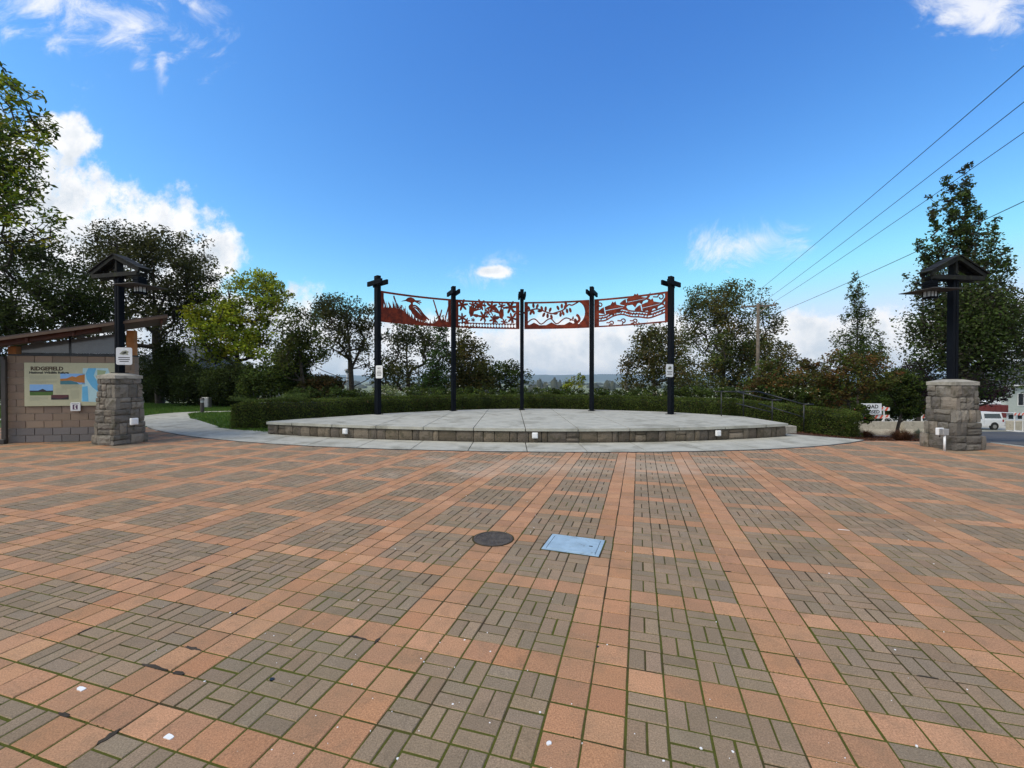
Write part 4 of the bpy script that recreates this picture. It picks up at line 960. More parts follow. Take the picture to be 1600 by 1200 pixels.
# ------------------------------------------------------------------ vegetation
def tree(name, label, Y, base_px, blobs, cols, wts=None, leaf=.14, dens=1.0, nclus=110, trunk_r=.16, cat='tree', mater='leaf', bark='bark', spread=.5, seed=1, group=None, zbase=None, up=.35, depth=1.0, lean=0, ntop=None, vert=.75, jit=.25, asp=.55, droop=0.0, bare=True, shell=.0, cr=1.0):
    """blobs: (px, py, rx, ry, weight) in photograph units at depth Y -> ellipsoids in the world"""
    rng = np.random.default_rng(seed); s = Y/F
    bx = (base_px-800)*s; zb = float(terr(bx, Y))-.05 if zbase is None else zbase
    E = []
    for q in blobs:
        c = W(q[0], q[1], Y); E.append((c.x, c.y, c.z, q[2]*s, q[3]*s, q[4] if len(q) > 4 else 1.0))
    vol = np.array([(e[3]*e[4]*e[3]*depth)**(2/3)*e[5] for e in E]); pr = vol/vol.sum()
    rt = T(name, label, cat, (bx, Y, zb), 0, group); o0 = np.array([bx, Y, zb])
    C = []
    for k in range(nclus):
        e = E[rng.choice(len(E), p=pr)]; d = rng.normal(size=3); d /= np.linalg.norm(d); r = max(rng.random()**(1/3), shell)*.93
        C.append([e[0]+d[0]*r*e[3], e[1]+d[1]*r*e[3]*depth, e[2]+d[2]*r*e[4], min(e[3], e[4])])
    C = np.array(C); C[:, 2] = np.maximum(C[:, 2], zb+.15)
    # skeleton
    zc = C[:, 2].min(); top = np.array([np.median(C[:, 0]), np.median(C[:, 1]), np.percentile(C[:, 2], 70)])
    nodes = [o0.copy()]; par = [-1]
    K = 10
    for i in range(1, K+1):
        t = i/K; p = o0*(1-t)+top*t; p = p+np.array([math.sin(t*5+seed)*.12*s*20*t, math.cos(t*4+seed)*.08*t, 0])*.6; nodes.append(p); par.append(i-1)
    order = np.argsort(np.linalg.norm(C[:, :3]-(o0+top)/2, axis=1))
    hgt = top[2]-o0[2]
    for k in order:
        c = C[k, :3]; N_ = np.array(nodes); dv = c-N_; dist = np.linalg.norm(dv, axis=1)
        cost = dist+np.where(dv[:, 2] < dist*.15, dist*1.2, 0)+np.where(N_[:, 2] < o0[2]+.12*hgt, hgt, 0)
        j = int(np.argmin(cost)); m_ = max(2, int(dist[j]/(.5)))
        pj = j; st = N_[j]
        for q in range(1, m_+1):
            t = q/m_; p = st+(c-st)*t+np.array([0, 0, math.sin(t*math.pi)*dist[j]*-.06])+rng.normal(0, .03*dist[j]*(1-t), 3); nodes.append(p); par.append(pj); pj = len(nodes)-1
    nodes = np.array(nodes); par = np.array(par); wgt = np.zeros(len(nodes))
    has = np.ones(len(nodes), bool); has[par[par >= 0]] = False; wgt[has] = 1
    for i in range(len(nodes)-1, 0, -1): wgt[par[i]] += wgt[i]
    rad = trunk_r*(wgt/wgt.max())**.5; rad = np.maximum(rad, .007*s*25)
    if bare:
        # stem and limbs, tapered tubes
        idx = np.where(par >= 0)[0]; A = nodes[par[idx]]-o0; B_ = nodes[idx]-o0; ra, rb = np.minimum(rad[par[idx]], rad[idx]*1.6), rad[idx]
        d = B_-A; d /= np.linalg.norm(d, axis=1)[:, None]+1e-9; ref = np.where(np.abs(d[:, 2:3]) > .9, [[1., 0, 0]], [[0, 0, 1.]]); u = np.cross(d, ref); u /= np.linalg.norm(u, axis=1)[:, None]+1e-9; v = np.cross(d, u)
        ns = 6; th = np.arange(ns)*2*math.pi/ns; cs = np.cos(th)[None, :, None]; sn = np.sin(th)[None, :, None]
        r1 = A[:, None]+(u[:, None]*cs+v[:, None]*sn)*ra[:, None, None]; r2 = B_[:, None]+(u[:, None]*cs+v[:, None]*sn)*rb[:, None, None]
        V = np.concatenate([r1, r2], 1).reshape(-1, 3); k = np.arange(ns); Fb = np.stack([k, (k+1) % ns, ns+(k+1) % ns, ns+k], 1); Fq = (Fb[None]+2*ns*np.arange(len(idx))[:, None, None]).reshape(-1, 4)
        np_mesh('trunk', V, Fq, bark, rt, smooth=True)
    # leaves in clumps round the twig ends
    per = int(26*dens/(leaf/.14)**1.2)+4; LC = []; 
    for k in range(nclus):
        rr = np.clip(C[k, 3]*spread, .15, .85)*cr*rng.uniform(.6, 1.2); m_ = int(per*max(.6, (rr/.45))**1.7*rng.uniform(.6, 1.4))
        d = rng.normal(size=(m_, 3)); d /= np.linalg.norm(d, axis=1)[:, None]; LC.append(C[k, :3]+d*(rng.random((m_, 1))**.45)*rr*np.array([1, 1, vert]))
    cid = np.repeat(np.arange(nclus), [len(q) for q in LC]); LC = np.concatenate(LC)-o0; n_ = len(LC)
    LC[:, 2] = np.maximum(LC[:, 2], .03)
    # random paler and darker clumps put into the leaf colour, hue varied too
    tn = tints(n_, cols, wts, jit); tc_ = tints(nclus, cols, wts, .0, .03); cf = RNG.uniform(.6, 1.4, nclus); tn = (tn*.45+tc_[cid]*.55)*cf[cid][:, None]
    leaf_mesh('crown', LC, leaf*RNG.uniform(.7, 1.25, n_), tn, mater, rt, up, asp, droop)
    return rt
DK = [(.034, .050, .012), (.026, .038, .010), (.046, .064, .014)]
OAK = [(.050, .058, .018), (.037, .043, .015), (.075, .076, .021)]
YG = [(.25, .32, .022), (.33, .35, .025), (.16, .23, .02), (.42, .33, .02)]
MID = [(.06, .10, .018), (.045, .078, .016), (.09, .115, .02)]
RDM = [(.10, .045, .018), (.07, .06, .02), (.055, .07, .02), (.13, .06, .02)]
BRN = [(.14, .12, .03), (.09, .105, .025), (.15, .10, .03), (.07, .09, .022)]
MPL = [(.05, .085, .02), (.038, .062, .018), (.07, .105, .022), (.06, .05, .04)]
# near tree whose boughs hang in at the upper left
tree('overhanging_tree', 'broad tree with yellow green leaves hanging in at the upper left edge', 13.5, -190, [(-40, 170, 90, 60), (15, 135, 45, 30, 1.4), (45, 165, 28, 22, 1.4), (10, 235, 60, 45, 1.4), (-20, 330, 80, 55), (35, 345, 50, 35, 1.5), (-90, 260, 90, 140), (25, 290, 40, 35, 1.2)], YG+MID, [1, 1, 2, .6, 2, 2, 1], leaf=.19, dens=1.5, nclus=260, trunk_r=.10, seed=3, asp=.38, spread=.42, jit=.3)
tree('dark_tree', 'dense dark tree at the left edge behind the kiosk roof', 24, 30, [(10, 440, 110, 85), (-40, 480, 120, 110), (95, 430, 55, 60), (60, 510, 110, 60), (130, 480, 45, 50), (40, 390, 60, 30)], DK, leaf=.17, dens=2.0, nclus=330, trunk_r=.3, seed=5)
tree('oak_tree', 'large round crowned oak against the cloud behind the left lantern post', 30, 250, [(240, 430, 88, 80, 1.5), (200, 395, 55, 40), (290, 420, 50, 60), (250, 385, 60, 32), (175, 440, 45, 50), (240, 500, 90, 50), (320, 465, 30, 45)], OAK, leaf=.19, dens=1.5, nclus=330, trunk_r=.28, seed=8)
tree('maple_tree', 'yellow green maple with turning leaves left of the platform', 30, 372, [(335, 490, 44, 40, 1.3), (400, 452, 42, 32, 1.3), (318, 462, 24, 20), (298, 510, 24, 34), (425, 470, 30, 34), (372, 436, 26, 16, 1.1), (360, 530, 60, 34, 1.2), (440, 500, 22, 34), (445, 455, 12, 16, .6), (375, 500, 50, 30), (283, 545, 16, 24), (325, 552, 44, 26), (400, 545, 46, 32), (420, 425, 14, 10, .5), (350, 420, 8, 8, .4)], YG+MID, [5, 4, 3, .8, 2, .3, 1.5], leaf=.20, dens=2.1, nclus=360, trunk_r=.2, seed=12, spread=.42)
tree('slim_tree', 'slender open tree between the yellow green maple and the round oak', 25, 478, [(470, 515, 32, 35), (490, 540, 30, 30), (455, 560, 30, 40), (500, 490, 18, 20, .5)], MID+OAK, leaf=.16, dens=1.5, nclus=130, trunk_r=.11, seed=14)
tree('oak_tree', 'round dark oak with bare stems left of the first screen post', 28, 552, [(535, 490, 46, 34, 1.6), (570, 500, 28, 30), (505, 485, 24, 26), (545, 530, 46, 28), (505, 560, 22, 30, .5), (580, 560, 30, 36, .7)], OAK, leaf=.17, dens=1.3, nclus=150, trunk_r=.17, seed=17, bark='bark')
tree('oak_tree', 'dark spreading oak seen below the heron panel', 25, 640, [(650, 530, 48, 30, 1.3), (615, 560, 32, 42), (680, 540, 26, 40), (640, 590, 60, 28), (625, 520, 30, 22)], OAK+DK, leaf=.16, dens=1.1, nclus=200, trunk_r=.15, seed=19)
tree('ivy_tree', 'narrow ivy clad green tree left of the second screen post', 23.5, 686, [(684, 570, 18, 50, 1.5), (680, 600, 24, 26), (690, 520, 14, 30, .6)], [(.03, .06, .015), (.045, .08, .018)], leaf=.12, dens=2.2, nclus=110, trunk_r=.12, seed=21, mater='leaf_dense')
tree('brown_tree', 'dark tree with rust brown top right of the second screen post', 26, 738, [(730, 570, 34, 46, 1.4), (728, 530, 22, 24), (752, 585, 28, 30), (715, 600, 30, 26)], OAK+BRN, leaf=.16, dens=1.6, nclus=170, trunk_r=.13, seed=23)
tree('small_tree', 'rounded dark green tree left of the middle screen post', 27, 792, [(785, 585, 34, 22, 1.5), (760, 595, 26, 20), (812, 598, 24, 20), (800, 572, 14, 14, .6)], DK+MID, leaf=.15, dens=1.8, nclus=120, trunk_r=.1, seed=25)
tree('sapling', 'light green bush in the view gap beside the fourth screen post', 26, 897, [(897, 600, 18, 12, 1.3), (905, 592, 12, 9), (885, 604, 14, 10)], MID+YG, leaf=.13, dens=1.0, nclus=50, trunk_r=.05, seed=27)
tree('brown_tree', 'brown leaved drooping tree left of the rightmost screen post', 24, 1030, [(1025, 545, 42, 42, 1.3), (1000, 585, 36, 30), (1010, 515, 22, 20, .6), (1050, 590, 40, 34), (985, 605, 24, 16)], BRN+OAK, leaf=.16, dens=1.1, nclus=190, trunk_r=.14, seed=29, bark='bark_pale')
tree('broad_tree', 'tall broad tree with thin top right of the screen', 44, 1120, [(1110, 470, 46, 34, 1.2), (1150, 480, 50, 40, 1.1), (1185, 520, 44, 44, 1.1), (1110, 530, 60, 48, 1.5), (1170, 570, 60, 44, 1.5), (1085, 590, 50, 36, 1.1), (1085, 500, 24, 34, .8), (1215, 560, 24, 36, .7)], BRN+OAK+MID, leaf=.25, dens=1.35, nclus=360, trunk_r=.32, seed=31, cr=1.25, bark='bark')
for i_, (bx_, bl, cl2, lab, Y_) in enumerate([
    (1215, [(1210, 600, 46, 32, 1.3), (1180, 615, 30, 24), (1240, 610, 26, 30), (1205, 575, 26, 16), (1210, 640, 50, 20)], RDM+MID, 'red tinged bush behind the handrails', 20),
    (1272, [(1272, 600, 28, 40, 1.2), (1262, 575, 18, 20, .7), (1290, 615, 28, 28), (1280, 645, 34, 20)], RDM+OAK, 'purple red feathery bush right of the red tinged bush', 20.5),
    (1335, [(1335, 585, 52, 38, 1.4), (1300, 610, 34, 28), (1372, 596, 36, 20), (1322, 610, 44, 16), (1305, 570, 22, 26, .8), (1305, 645, 24, 18, 1.6)], MID+RDM, 'wide green and russet bush behind the hedge end', 18),
    (1400, [(1412, 608, 24, 26, 1.3), (1395, 590, 18, 20), (1422, 630, 20, 20), (1422, 640, 22, 15, 1.6), (1420, 625, 20, 14)], MID+DK, 'rounded green bush left of the right stone pillar', 19)]):
    tree('bush', lab, Y_, bx_, bl, cl2, leaf=.11, dens=2.3, nclus=190, trunk_r=.06, cat='bush', seed=40+i_, mater='leaf_dense', spread=.45)
tree('young_tree', 'narrow upright young tree above the russet bush at right', 27, 1340, [(1336, 440, 7, 30, 4), (1340, 480, 11, 44, 4), (1326, 470, 6, 34, 3), (1350, 515, 14, 40, 2.5), (1367, 505, 6, 30, 3), (1374, 530, 6, 24, 2), (1322, 520, 12, 40, 2.4), (1300, 530, 10, 16, 1.4), (1345, 555, 34, 26, 1.5)], MPL+MID, leaf=.13, dens=1.3, nclus=230, trunk_r=.06, seed=51, spread=.7, vert=1.0)
tree('upright_maple', 'tall upright maple behind the right stone pillar', 14, 1497, [(1508, 292, 9, 40, 5), (1494, 330, 12, 50, 4), (1478, 300, 7, 40, 3), (1513, 350, 14, 60, 4), (1462, 345, 9, 34, 3), (1450, 312, 4, 20, 1), (1492, 400, 26, 60, 2.6), (1458, 400, 16, 44, 2.2), (1432, 378, 10, 16, 1.6), (1445, 395, 10, 22, 1.6), (1520, 420, 30, 70, 2.4), (1550, 380, 12, 50, 2.6), (1562, 430, 16, 60, 2.4), (1575, 470, 14, 60, 2), (1440, 455, 20, 34, 1.6), (1425, 430, 8, 18, 1.2), (1428, 500, 20, 24, 1.5), (1412, 475, 8, 14, 1), (1450, 540, 30, 36, 1.5), (1500, 500, 56, 70, 2.4), (1545, 520, 44, 70, 1.8), (1590, 520, 14, 40, 1.2), (1535, 585, 50, 34, 1.2), (1475, 575, 44, 32, 1.2), (1530, 330, 5, 30, 1)], MPL, leaf=.10, dens=1.5, nclus=760, trunk_r=.11, seed=53, spread=.6, vert=1.0)
tree('purple_tree', 'dark purple leaved tree between the green bush and the right pillar', 30, 1437, [(1432, 590, 22, 26, 1.2), (1440, 615, 26, 22)], [(.02, .011, .016), (.028, .014, .02)], leaf=.16, dens=2.4, nclus=120, trunk_r=.12, seed=55, mater='leaf_dense')
tree('purple_tree', 'dark purple leaved tree right of the right pillar before the house', 30, 1520, [(1535, 612, 32, 20, 1.2), (1512, 600, 24, 24), (1560, 618, 18, 12)], [(.02, .011, .016), (.028, .014, .02)], leaf=.16, dens=2.2, nclus=130, trunk_r=.12, seed=57, mater='leaf_dense')
tree('far_tree', 'dark tree cut by the right edge above the house', 34, 1610, [(1612, 540, 26, 44), (1600, 560, 14, 24)], OAK, leaf=.18, dens=1.2, nclus=60, trunk_r=.15, seed=59)
# dark shrubs below the trees on the left
for i_, (bx_, Y_, bl, cl2, lab) in enumerate([
    (270, 29, [(268, 590, 26, 42), (262, 560, 20, 30)], DK, 'tall dark shrub right of the far pale house'),
    (310, 28, [(312, 602, 36, 32, 1.2), (330, 612, 30, 22)], DK, 'tall dark shrub behind the bollard light'),
    (362, 27, [(365, 600, 40, 34, 1.2), (350, 612, 30, 22)], DK, 'dark shrub under the yellow green maple'),
    (410, 25, [(412, 600, 38, 26, 1.2), (425, 585, 26, 16), (400, 580, 24, 14)], DK+MID, 'large leaved green shrub above the left hedge end'),
    (455, 26, [(452, 582, 28, 40), (475, 600, 24, 24)], DK+MID, 'dark shrub between the maple and the rust coloured bush'),
    (497, 26, [(498, 606, 36, 20, 1.2), (515, 600, 22, 16)], [(.11, .055, .02), (.075, .07, .02), (.05, .06, .02)], 'rust coloured bush above the hedge at left'),
    (205, 32, [(190, 585, 60, 50), (120, 590, 70, 45)], DK, 'dark shrubs mass behind the kiosk wall'),
    (30, 30, [(10, 595, 60, 36), (-60, 590, 70, 50)], DK, 'dark shrub seen at the left edge beside the down pipe')]):
    tree('shrub', lab, Y_, bx_, bl, cl2, leaf=.15, dens=2.8, nclus=170, trunk_r=.06, cat='shrub', seed=70+i_, mater='leaf_dense', spread=.5)

tree('shrub', 'dark shrub behind the ROAD CLOSED barricade', 33, 1365, [(1350, 632, 40, 26, 1.2), (1400, 628, 40, 30, 1.2), (1310, 630, 30, 24), (1440, 630, 24, 26)], DK+MID, leaf=.17, dens=3.0, nclus=210, trunk_r=.06, cat='shrub', seed=90, mater='leaf_dense', spread=.5)
tree('shrub', 'small green shrub at the hedge end, half covering the ROAD CLOSED sign', 17, 1340, [(1342, 642, 12, 12, 1.3), (1350, 654, 12, 7), (1332, 648, 12, 12)], MID+DK, leaf=.09, dens=1.8, nclus=60, trunk_r=.02, cat='shrub', seed=91, mater='leaf_dense', spread=.5)
# hedge with a dark core
def hedge(name, label, pts, wdt, hts, leafn, cols, seed):
    rng = np.random.default_rng(seed); c = smooth_curve(pts, 8); c = np.array([(q.x, q.y, q.z) for q in c])     # z holds height
    sd_ = np.concatenate([[0], np.cumsum(np.hypot(np.diff(c[:, 0]), np.diff(c[:, 1])))]); L_ = sd_[-1]
    rt = T(name, label, 'hedge', (c[0, 0], c[0, 1], 0)); o0 = np.array([c[0, 0], c[0, 1], 0])
    tg = np.gradient(c[:, :2], axis=0); tg /= np.linalg.norm(tg, axis=1)[:, None]; nr = np.stack([-tg[:, 1], tg[:, 0]], 1)
    def at_(s_, off, fz):
        x = np.interp(s_, sd_, c[:, 0]); y = np.interp(s_, sd_, c[:, 1]); h = np.interp(s_, sd_, c[:, 2]); nx = np.interp(s_, sd_, nr[:, 0]); ny = np.interp(s_, sd_, nr[:, 1])
        gz_ = np.minimum(terr(x, y), 0)
        return np.stack([x+nx*off, y+ny*off, gz_+h*fz], -1)
    S = np.linspace(.1, L_-.1, 80); q = wdt/2-.09; rows_ = [at_(S, -q, S*0), at_(S, -q-.0, S*0+.8), at_(S, -q*.8, S*0+.91), at_(S, q*.8, S*0+.91), at_(S, q, S*0+.8), at_(S, q, S*0)]
    V = np.concatenate(rows_)-o0; m_ = len(S); i = np.arange(len(V)).reshape(6, m_); Fq = np.stack([i[:-1, :-1], i[:-1, 1:], i[1:, 1:], i[1:, :-1]], -1).reshape(-1, 4)
    ends = [[i[0, 0], i[1, 0], i[4, 0], i[5, 0]], [i[1, 0], i[2, 0], i[3, 0], i[4, 0]], [i[0, -1], i[1, -1], i[4, -1], i[5, -1]], [i[1, -1], i[2, -1], i[3, -1], i[4, -1]]]
    np_mesh('twigs', V, np.concatenate([Fq, np.array(ends)]), 'core', rt)
    n_ = leafn; s_ = rng.uniform(0, L_, n_); face = rng.random(n_); off = np.where(face < .42, -wdt/2, np.where(face < .80, rng.uniform(-.5, .5, n_)*wdt, wdt/2)); fz = np.where((face >= .42) & (face < .80), 1.0, rng.random(n_))
    dn = rng.normal(0, .03, n_)+.012*np.sin(s_*4.1)+.018*np.sin(s_*1.7+fz*5)
    fz = fz+np.where((face >= .42) & (face < .80), dn*.8+np.maximum(0, rng.normal(-.05, .04, n_))*1.2, 0); off = off+np.where(face < .42, -dn, np.where(face < .8, 0, dn))
    # round the shoulders
    sh = np.clip((fz-.85)/.15, 0, 1)**2*.1; off = np.sign(off)*np.maximum(np.abs(off)-sh*(np.abs(off) > wdt*.42), 0)
    endm = rng.random(n_) < .04; s_ = np.where(endm, np.where(rng.random(n_) < .5, rng.normal(.0, .05, n_), L_+rng.normal(0, .05, n_)), s_); off = np.where(endm, rng.uniform(-.5, .5, n_)*wdt, off); fz = np.where(endm, rng.random(n_), fz)
    e_ = np.where(s_ < 0, s_, np.where(s_ > L_, s_-L_, 0)); Pp = at_(s_, off, fz)
    ti = np.where((s_ > L_/2)[:, None], tg[-1], tg[0]); Pp[:, :2] += ti*e_[:, None]
    hv = 1+.16*np.sin(s_*2.3+1)+.14*np.sin(s_*5.9+fz*4)+.10*np.sin(s_*11+off*6); tn = tints(n_, cols, None, .3)*hv[:, None]; br = (rng.random(n_) < .05)[:, None]; tn = np.where(br, np.array([[.11, .075, .03]]), tn)
    leaf_mesh('leaves', Pp-o0, RNG.uniform(.035, .068, n_), tn, 'leaf_dense', rt, .6, .5)
    return rt
HG = [(.07, .10, .018), (.055, .08, .016), (.09, .12, .022), (.042, .062, .013)]
hedge('clipped_hedge', 'long low clipped green hedge curving round the back of the platform', [(-9.45, 15.05, .80), (-8.8, 15.05, .92), (-7.3, 15.25, .93), (-6.1, 16.6, .93), (-4.0, 18.5, .93), (-1.8, 19.6, .92), (.5, 20.0, .92), (3.0, 19.6, .92), (5.3, 18.6, .9), (7.1, 17.2, .9), (8.6, 16.0, .88), (9.9, 14.7, .84), (10.6, 13.5, .76)], 1.0, None, 150000, HG, 4)
# sprigs standing up from the untrimmed left end
n_ = 3500; sx1 = RNG.uniform(-9.7, -7.2, n_); k_ = (sx1*7).astype(int); hz = .93+RNG.random(n_)*.16*(1+np.sin(k_*12.9))*.8
o = leaf_mesh('hedge_sprigs', np.stack([sx1+RNG.normal(0, .01, n_), 15.05+RNG.uniform(-.4, .4, n_), hz], 1), .05, tints(n_, [(.085, .12, .03), (.06, .09, .02)]), 'leaf_dense'); tag(o, 'loose upright sprigs on top of the left end of the clipped hedge', 'shoots')
# bank of shrubs behind the hedge
rs = random.Random(8)
xs_ = [470, 520, 565, 610, 650, 690, 730, 770, 810, 850, 890, 930, 970, 1010, 1050, 1090, 1130, 1170, 1205, 1240, 1275]
adj = ['lowest', 'leafy', 'loose', 'pale flowered', 'matted', 'ragged', 'round', 'dense', 'mounded', 'spreading', 'sprawling', 'glossy', 'broken', 'bushy', 'fine leaved', 'coarse', 'tangled', 'white flecked', 'flowering', 'upright', 'dusky']
for i_, x_ in enumerate(xs_):
    t_ = abs(x_-850)/450; Y_ = 21.8-3.8*t_**2 if x_ > 850 else 21.8-2*t_**2; topy = 606-rs.uniform(0, 4)
    cl2 = MID+DK if i_ != 3 else [(.30, .34, .16), (.16, .2, .08), (.05, .08, .02)]
    where = ('left of the first screen post' if x_ < 585 else 'between the first and second screen posts' if x_ < 700 else 'between the second and middle screen posts' if x_ < 810 else 'between the middle and fourth screen posts' if x_ < 920 else 'between the fourth and fifth screen posts' if x_ < 1045 else 'behind the handrails, right of the fifth screen post')
    t = tree('hedge_shrub', adj[i_]+' green shrub behind the hedge, '+where, Y_, x_, [(x_, topy+12, 30, 12, 1.3), (x_+rs.uniform(-12, 12), topy+9, 16, 9), (x_, topy+30, 30, 12)], cl2, leaf=.10, dens=2.0, nclus=70, trunk_r=.03, cat='shrub', seed=100+i_, mater='leaf_dense', spread=.6, group='shrubs in the bed behind the hedge')
    if i_ in (3, 9, 13, 16, 17, 18, 19, 20, 5):
        n_ = 16 if i_ != 3 else 60; c = np.stack([RNG.normal(0, .5, n_), RNG.normal(-.35, .15, n_), (W(x_, topy+8, Y_).z-t.location.z)+RNG.normal(0, .14, n_)], 1)
        leaf_mesh('blossom', c, .09, tints(n_, [(.6, .6, .45)]), 'leaf_dense', t)

# mulch bed, street, verge on the right
def terr_poly(name, poly, zoff, m, res=.8, parent=None, kind='structure'):
    xs_ = np.arange(min(p[0] for p in poly), max(p[0] for p in poly)+res, res); ys_ = np.arange(min(p[1] for p in poly), max(p[1] for p in poly)+res, res)
    import bmesh
    bm = bmesh.new(); bm.faces.new([bm.verts.new((x, y, 0)) for x, y in poly])
    for x in xs_[1:-1]: bmesh.ops.bisect_plane(bm, geom=bm.verts[:]+bm.edges[:]+bm.faces[:], plane_co=(x, 0, 0), plane_no=(1, 0, 0))
    for y in ys_[1:-1]: bmesh.ops.bisect_plane(bm, geom=bm.verts[:]+bm.edges[:]+bm.faces[:], plane_co=(0, y, 0), plane_no=(0, 1, 0))
    for v in bm.verts: v.co.z = float(terr(v.co.x, v.co.y))+zoff
    bm.normal_update()
    for f in bm.faces:
        if f.normal.z < 0: f.normal_flip()
    me = bpy.data.meshes.new(name); bm.to_mesh(me); bm.free(); me.materials.append(MAT[m]); o = link(name, me, parent)
    if kind: o['kind'] = kind
    return o
terr_poly('mulch_bed', [(8.7, 12.25), (9.7, 11.78), (10.6, 11.62), (12.5, 11.32), (13.6, 12.6), (17.2, 19.5), (18.5, 24), (18, 27), (9, 27), (8.6, 17)], -.02, 'mulch')
terr_poly('street', [(12.62, -6), (60, -6), (60, 38.0), (24, 38.0), (18.6, 36), (18.9, 24), (17.4, 19.4), (13.8, 12.5), (12.62, 11.2)], -.03, 'asphalt', 1.5)
terr_poly('verge', [(24, 38.3), (70, 38.3), (70, 41.2), (24, 41.2)], .05, 'grass_base', 1.5)
terr_poly('sidewalk', [(24, 41.3), (70, 41.3), (70, 60), (24, 60)], .02, 'concrete', 2)
b = MB()
for x in np.arange(24, 60, 2.): b.add([(x, 38.02, terr(x, 38)-.1), (x+1.97, 38.02, terr(x, 38)-.1), (x+1.97, 38.28, terr(x, 38.2)-.1), (x, 38.28, terr(x, 38.2)-.1), (x, 38.02, terr(x, 38)+.1), (x+1.97, 38.02, terr(x, 38)+.1), (x+1.97, 38.28, terr(x, 38.2)+.1), (x, 38.28, terr(x, 38.2)+.1)], [(3, 2, 1, 0), (4, 5, 6, 7), (0, 1, 5, 4), (1, 2, 6, 5), (2, 3, 7, 6), (3, 0, 4, 7)])
tag(b.build('kerb', 'concrete'), kind='structure')
b = MB(); b.prism([(12.5, -6), (12.62, -6), (12.62, 11.15), (12.5, 11.27)], -.1, .015); tag(b.build('plaza_kerb', 'concrete'), kind='structure')
# edge line of the street
b = MB(); b.prism([(13.1, -2), (13.2, -2), (13.2, 10.4), (13.1, 10.4)], -.03, -.026); tag(b.build('road_line', 'stripe_white'), kind='structure')
# mulch chips
n_ = 9000; mx = RNG.uniform(8.8, 17, n_); my = RNG.uniform(11.3, 20, n_); kk = (my > plaza_back(mx)+.03) & (my > 11.8) & (mx < 13+(my-12)*.55) & (mx > 9.2); mx, my = mx[kk], my[kk]
o = leaf_mesh('mulch_chips', np.stack([mx, my, terr(mx, my)-.005], 1), .07, tints(len(mx), [(.10, .04, .02), (.06, .028, .016), (.14, .07, .04)]), 'leaf_dense', None, 2.0, .35); tag(o, 'red brown bark mulch chips in the planting bed', kind='stuff')
# ornamental grass tufts
def tuft(px_, py_, w_, h, cols, lab, seed, nb=700):
    Y_ = 1107/(py_-594); x = (px_-800)/F*Y_; z = float(terr(x, Y_)); rng = np.random.default_rng(seed)
    for _ in range(6): Y_ = (HC-z)*F/(py_-594); x = (px_-800)/F*Y_; z = float(terr(x, Y_))
    rt = T('grass_tuft', lab, 'grass tuft', (x, Y_, z)); a = rng.uniform(0, 6.28, nb); r0 = rng.random(nb)**.5*w_*.2; r1 = r0+rng.uniform(.1, 1, nb)*w_*.7; hh_ = h*rng.uniform(.3, 1.1, nb)*(1.15-.6*(r1/w_))
    D = np.stack([np.cos(a), np.sin(a), 0*a], 1); S_ = np.stack([-np.sin(a), np.cos(a), 0*a], 1)*.005
    p0_, p1_ = D*r0[:, None], D*((r0+r1)/2)[:, None]*.8+np.array([0, 0, 1])*(hh_*.72)[:, None]; p2_ = D*r1[:, None]+np.array([0, 0, 1])*hh_[:, None]*rng.uniform(.6, 1, nb)[:, None]
    V = np.stack([p0_-S_, p0_+S_, p1_+S_*.8, p1_-S_*.8, p2_+S_*.2, p2_-S_*.2], 1).reshape(-1, 3); Fb = np.array([(0, 1, 2, 3), (3, 2, 4, 5)])
    np_mesh('blades', V, (Fb[None]+6*np.arange(nb)[:, None, None]).reshape(-1, 4), 'leaf_dense', rt, np.repeat(tints(nb, cols, None, .3), 6, 0)); return rt
RB = [(.13, .05, .028), (.10, .045, .022), (.16, .08, .04), (.07, .04, .02)]
tuft(1410, 686, .95, .42, RB, 'russet brown grass tuft nearest the right stone pillar', 1, 1100); tuft(1355, 680, .8, .34, RB, 'russet grass tuft between the hedge end and the bigger tuft', 2, 800)
tuft(1340, 675, .8, .5, [(.05, .08, .02), (.09, .11, .03)], 'green grass tuft behind the russet tufts beside the hedge', 3); tuft(1375, 674, .7, .4, [(.07, .08, .03), (.09, .05, .03)], 'thin green and red grass tuft in front of the road barricade', 5, 500)
tuft(1435, 684, .4, .42, [(.10, .13, .09), (.12, .15, .11)], 'grey green tuft against the right stone pillar', 4, 500)

# ------------------------------------------------------------------ street things
def gz(x, y): return float(terr(x, y))
def barricade(px0, px1, Y_, lab, sign=False, zt_=None, rz=0, boards=3, group='striped road barricades'):
    x0, x1 = (px0-800)/F*Y_, (px1-800)/F*Y_; cx = (x0+x1)/2; w_ = x1-x0; z = gz(cx, Y_)
    t = T('road_barricade', lab, 'barricade', (cx, Y_, z), rz, group)
    for sx_ in (-1, 1):
        b = MB(); b.box(sx_*w_*.36-.03, sx_*w_*.36+.03, .0, .05, .05, 1.62); b.build('upright', 'stripe_white', t)
        b = MB(); b.box(sx_*w_*.36-.04, sx_*w_*.36+.04, -.6, .6, 0, .05); b.build('foot', 'stripe_white', t)
    for k in range(boards):
        zb = 1.36-k*.45; bo = MB(); bo.box(-w_/2, w_/2, -.03, -.002, zb, zb+.2); bd_ = bo.build('board', 'stripe_white', t)
        bs = MB(); nst = int(w_/.3)
        for j in range(nst):
            xa = -w_/2+j*w_/nst; bs.prism([(xa, zb+.001), (xa+.13, zb+.001), (xa+.25, zb+.199), (xa+.12, zb+.199)], .031, .033, FACE)
        bs.build('stripes', 'stripe_orange', bd_)
    return t, w_
t, w_ = barricade(1333, 1390, 25, 'striped barricade carrying the ROAD CLOSED sign, beyond the hedge end')
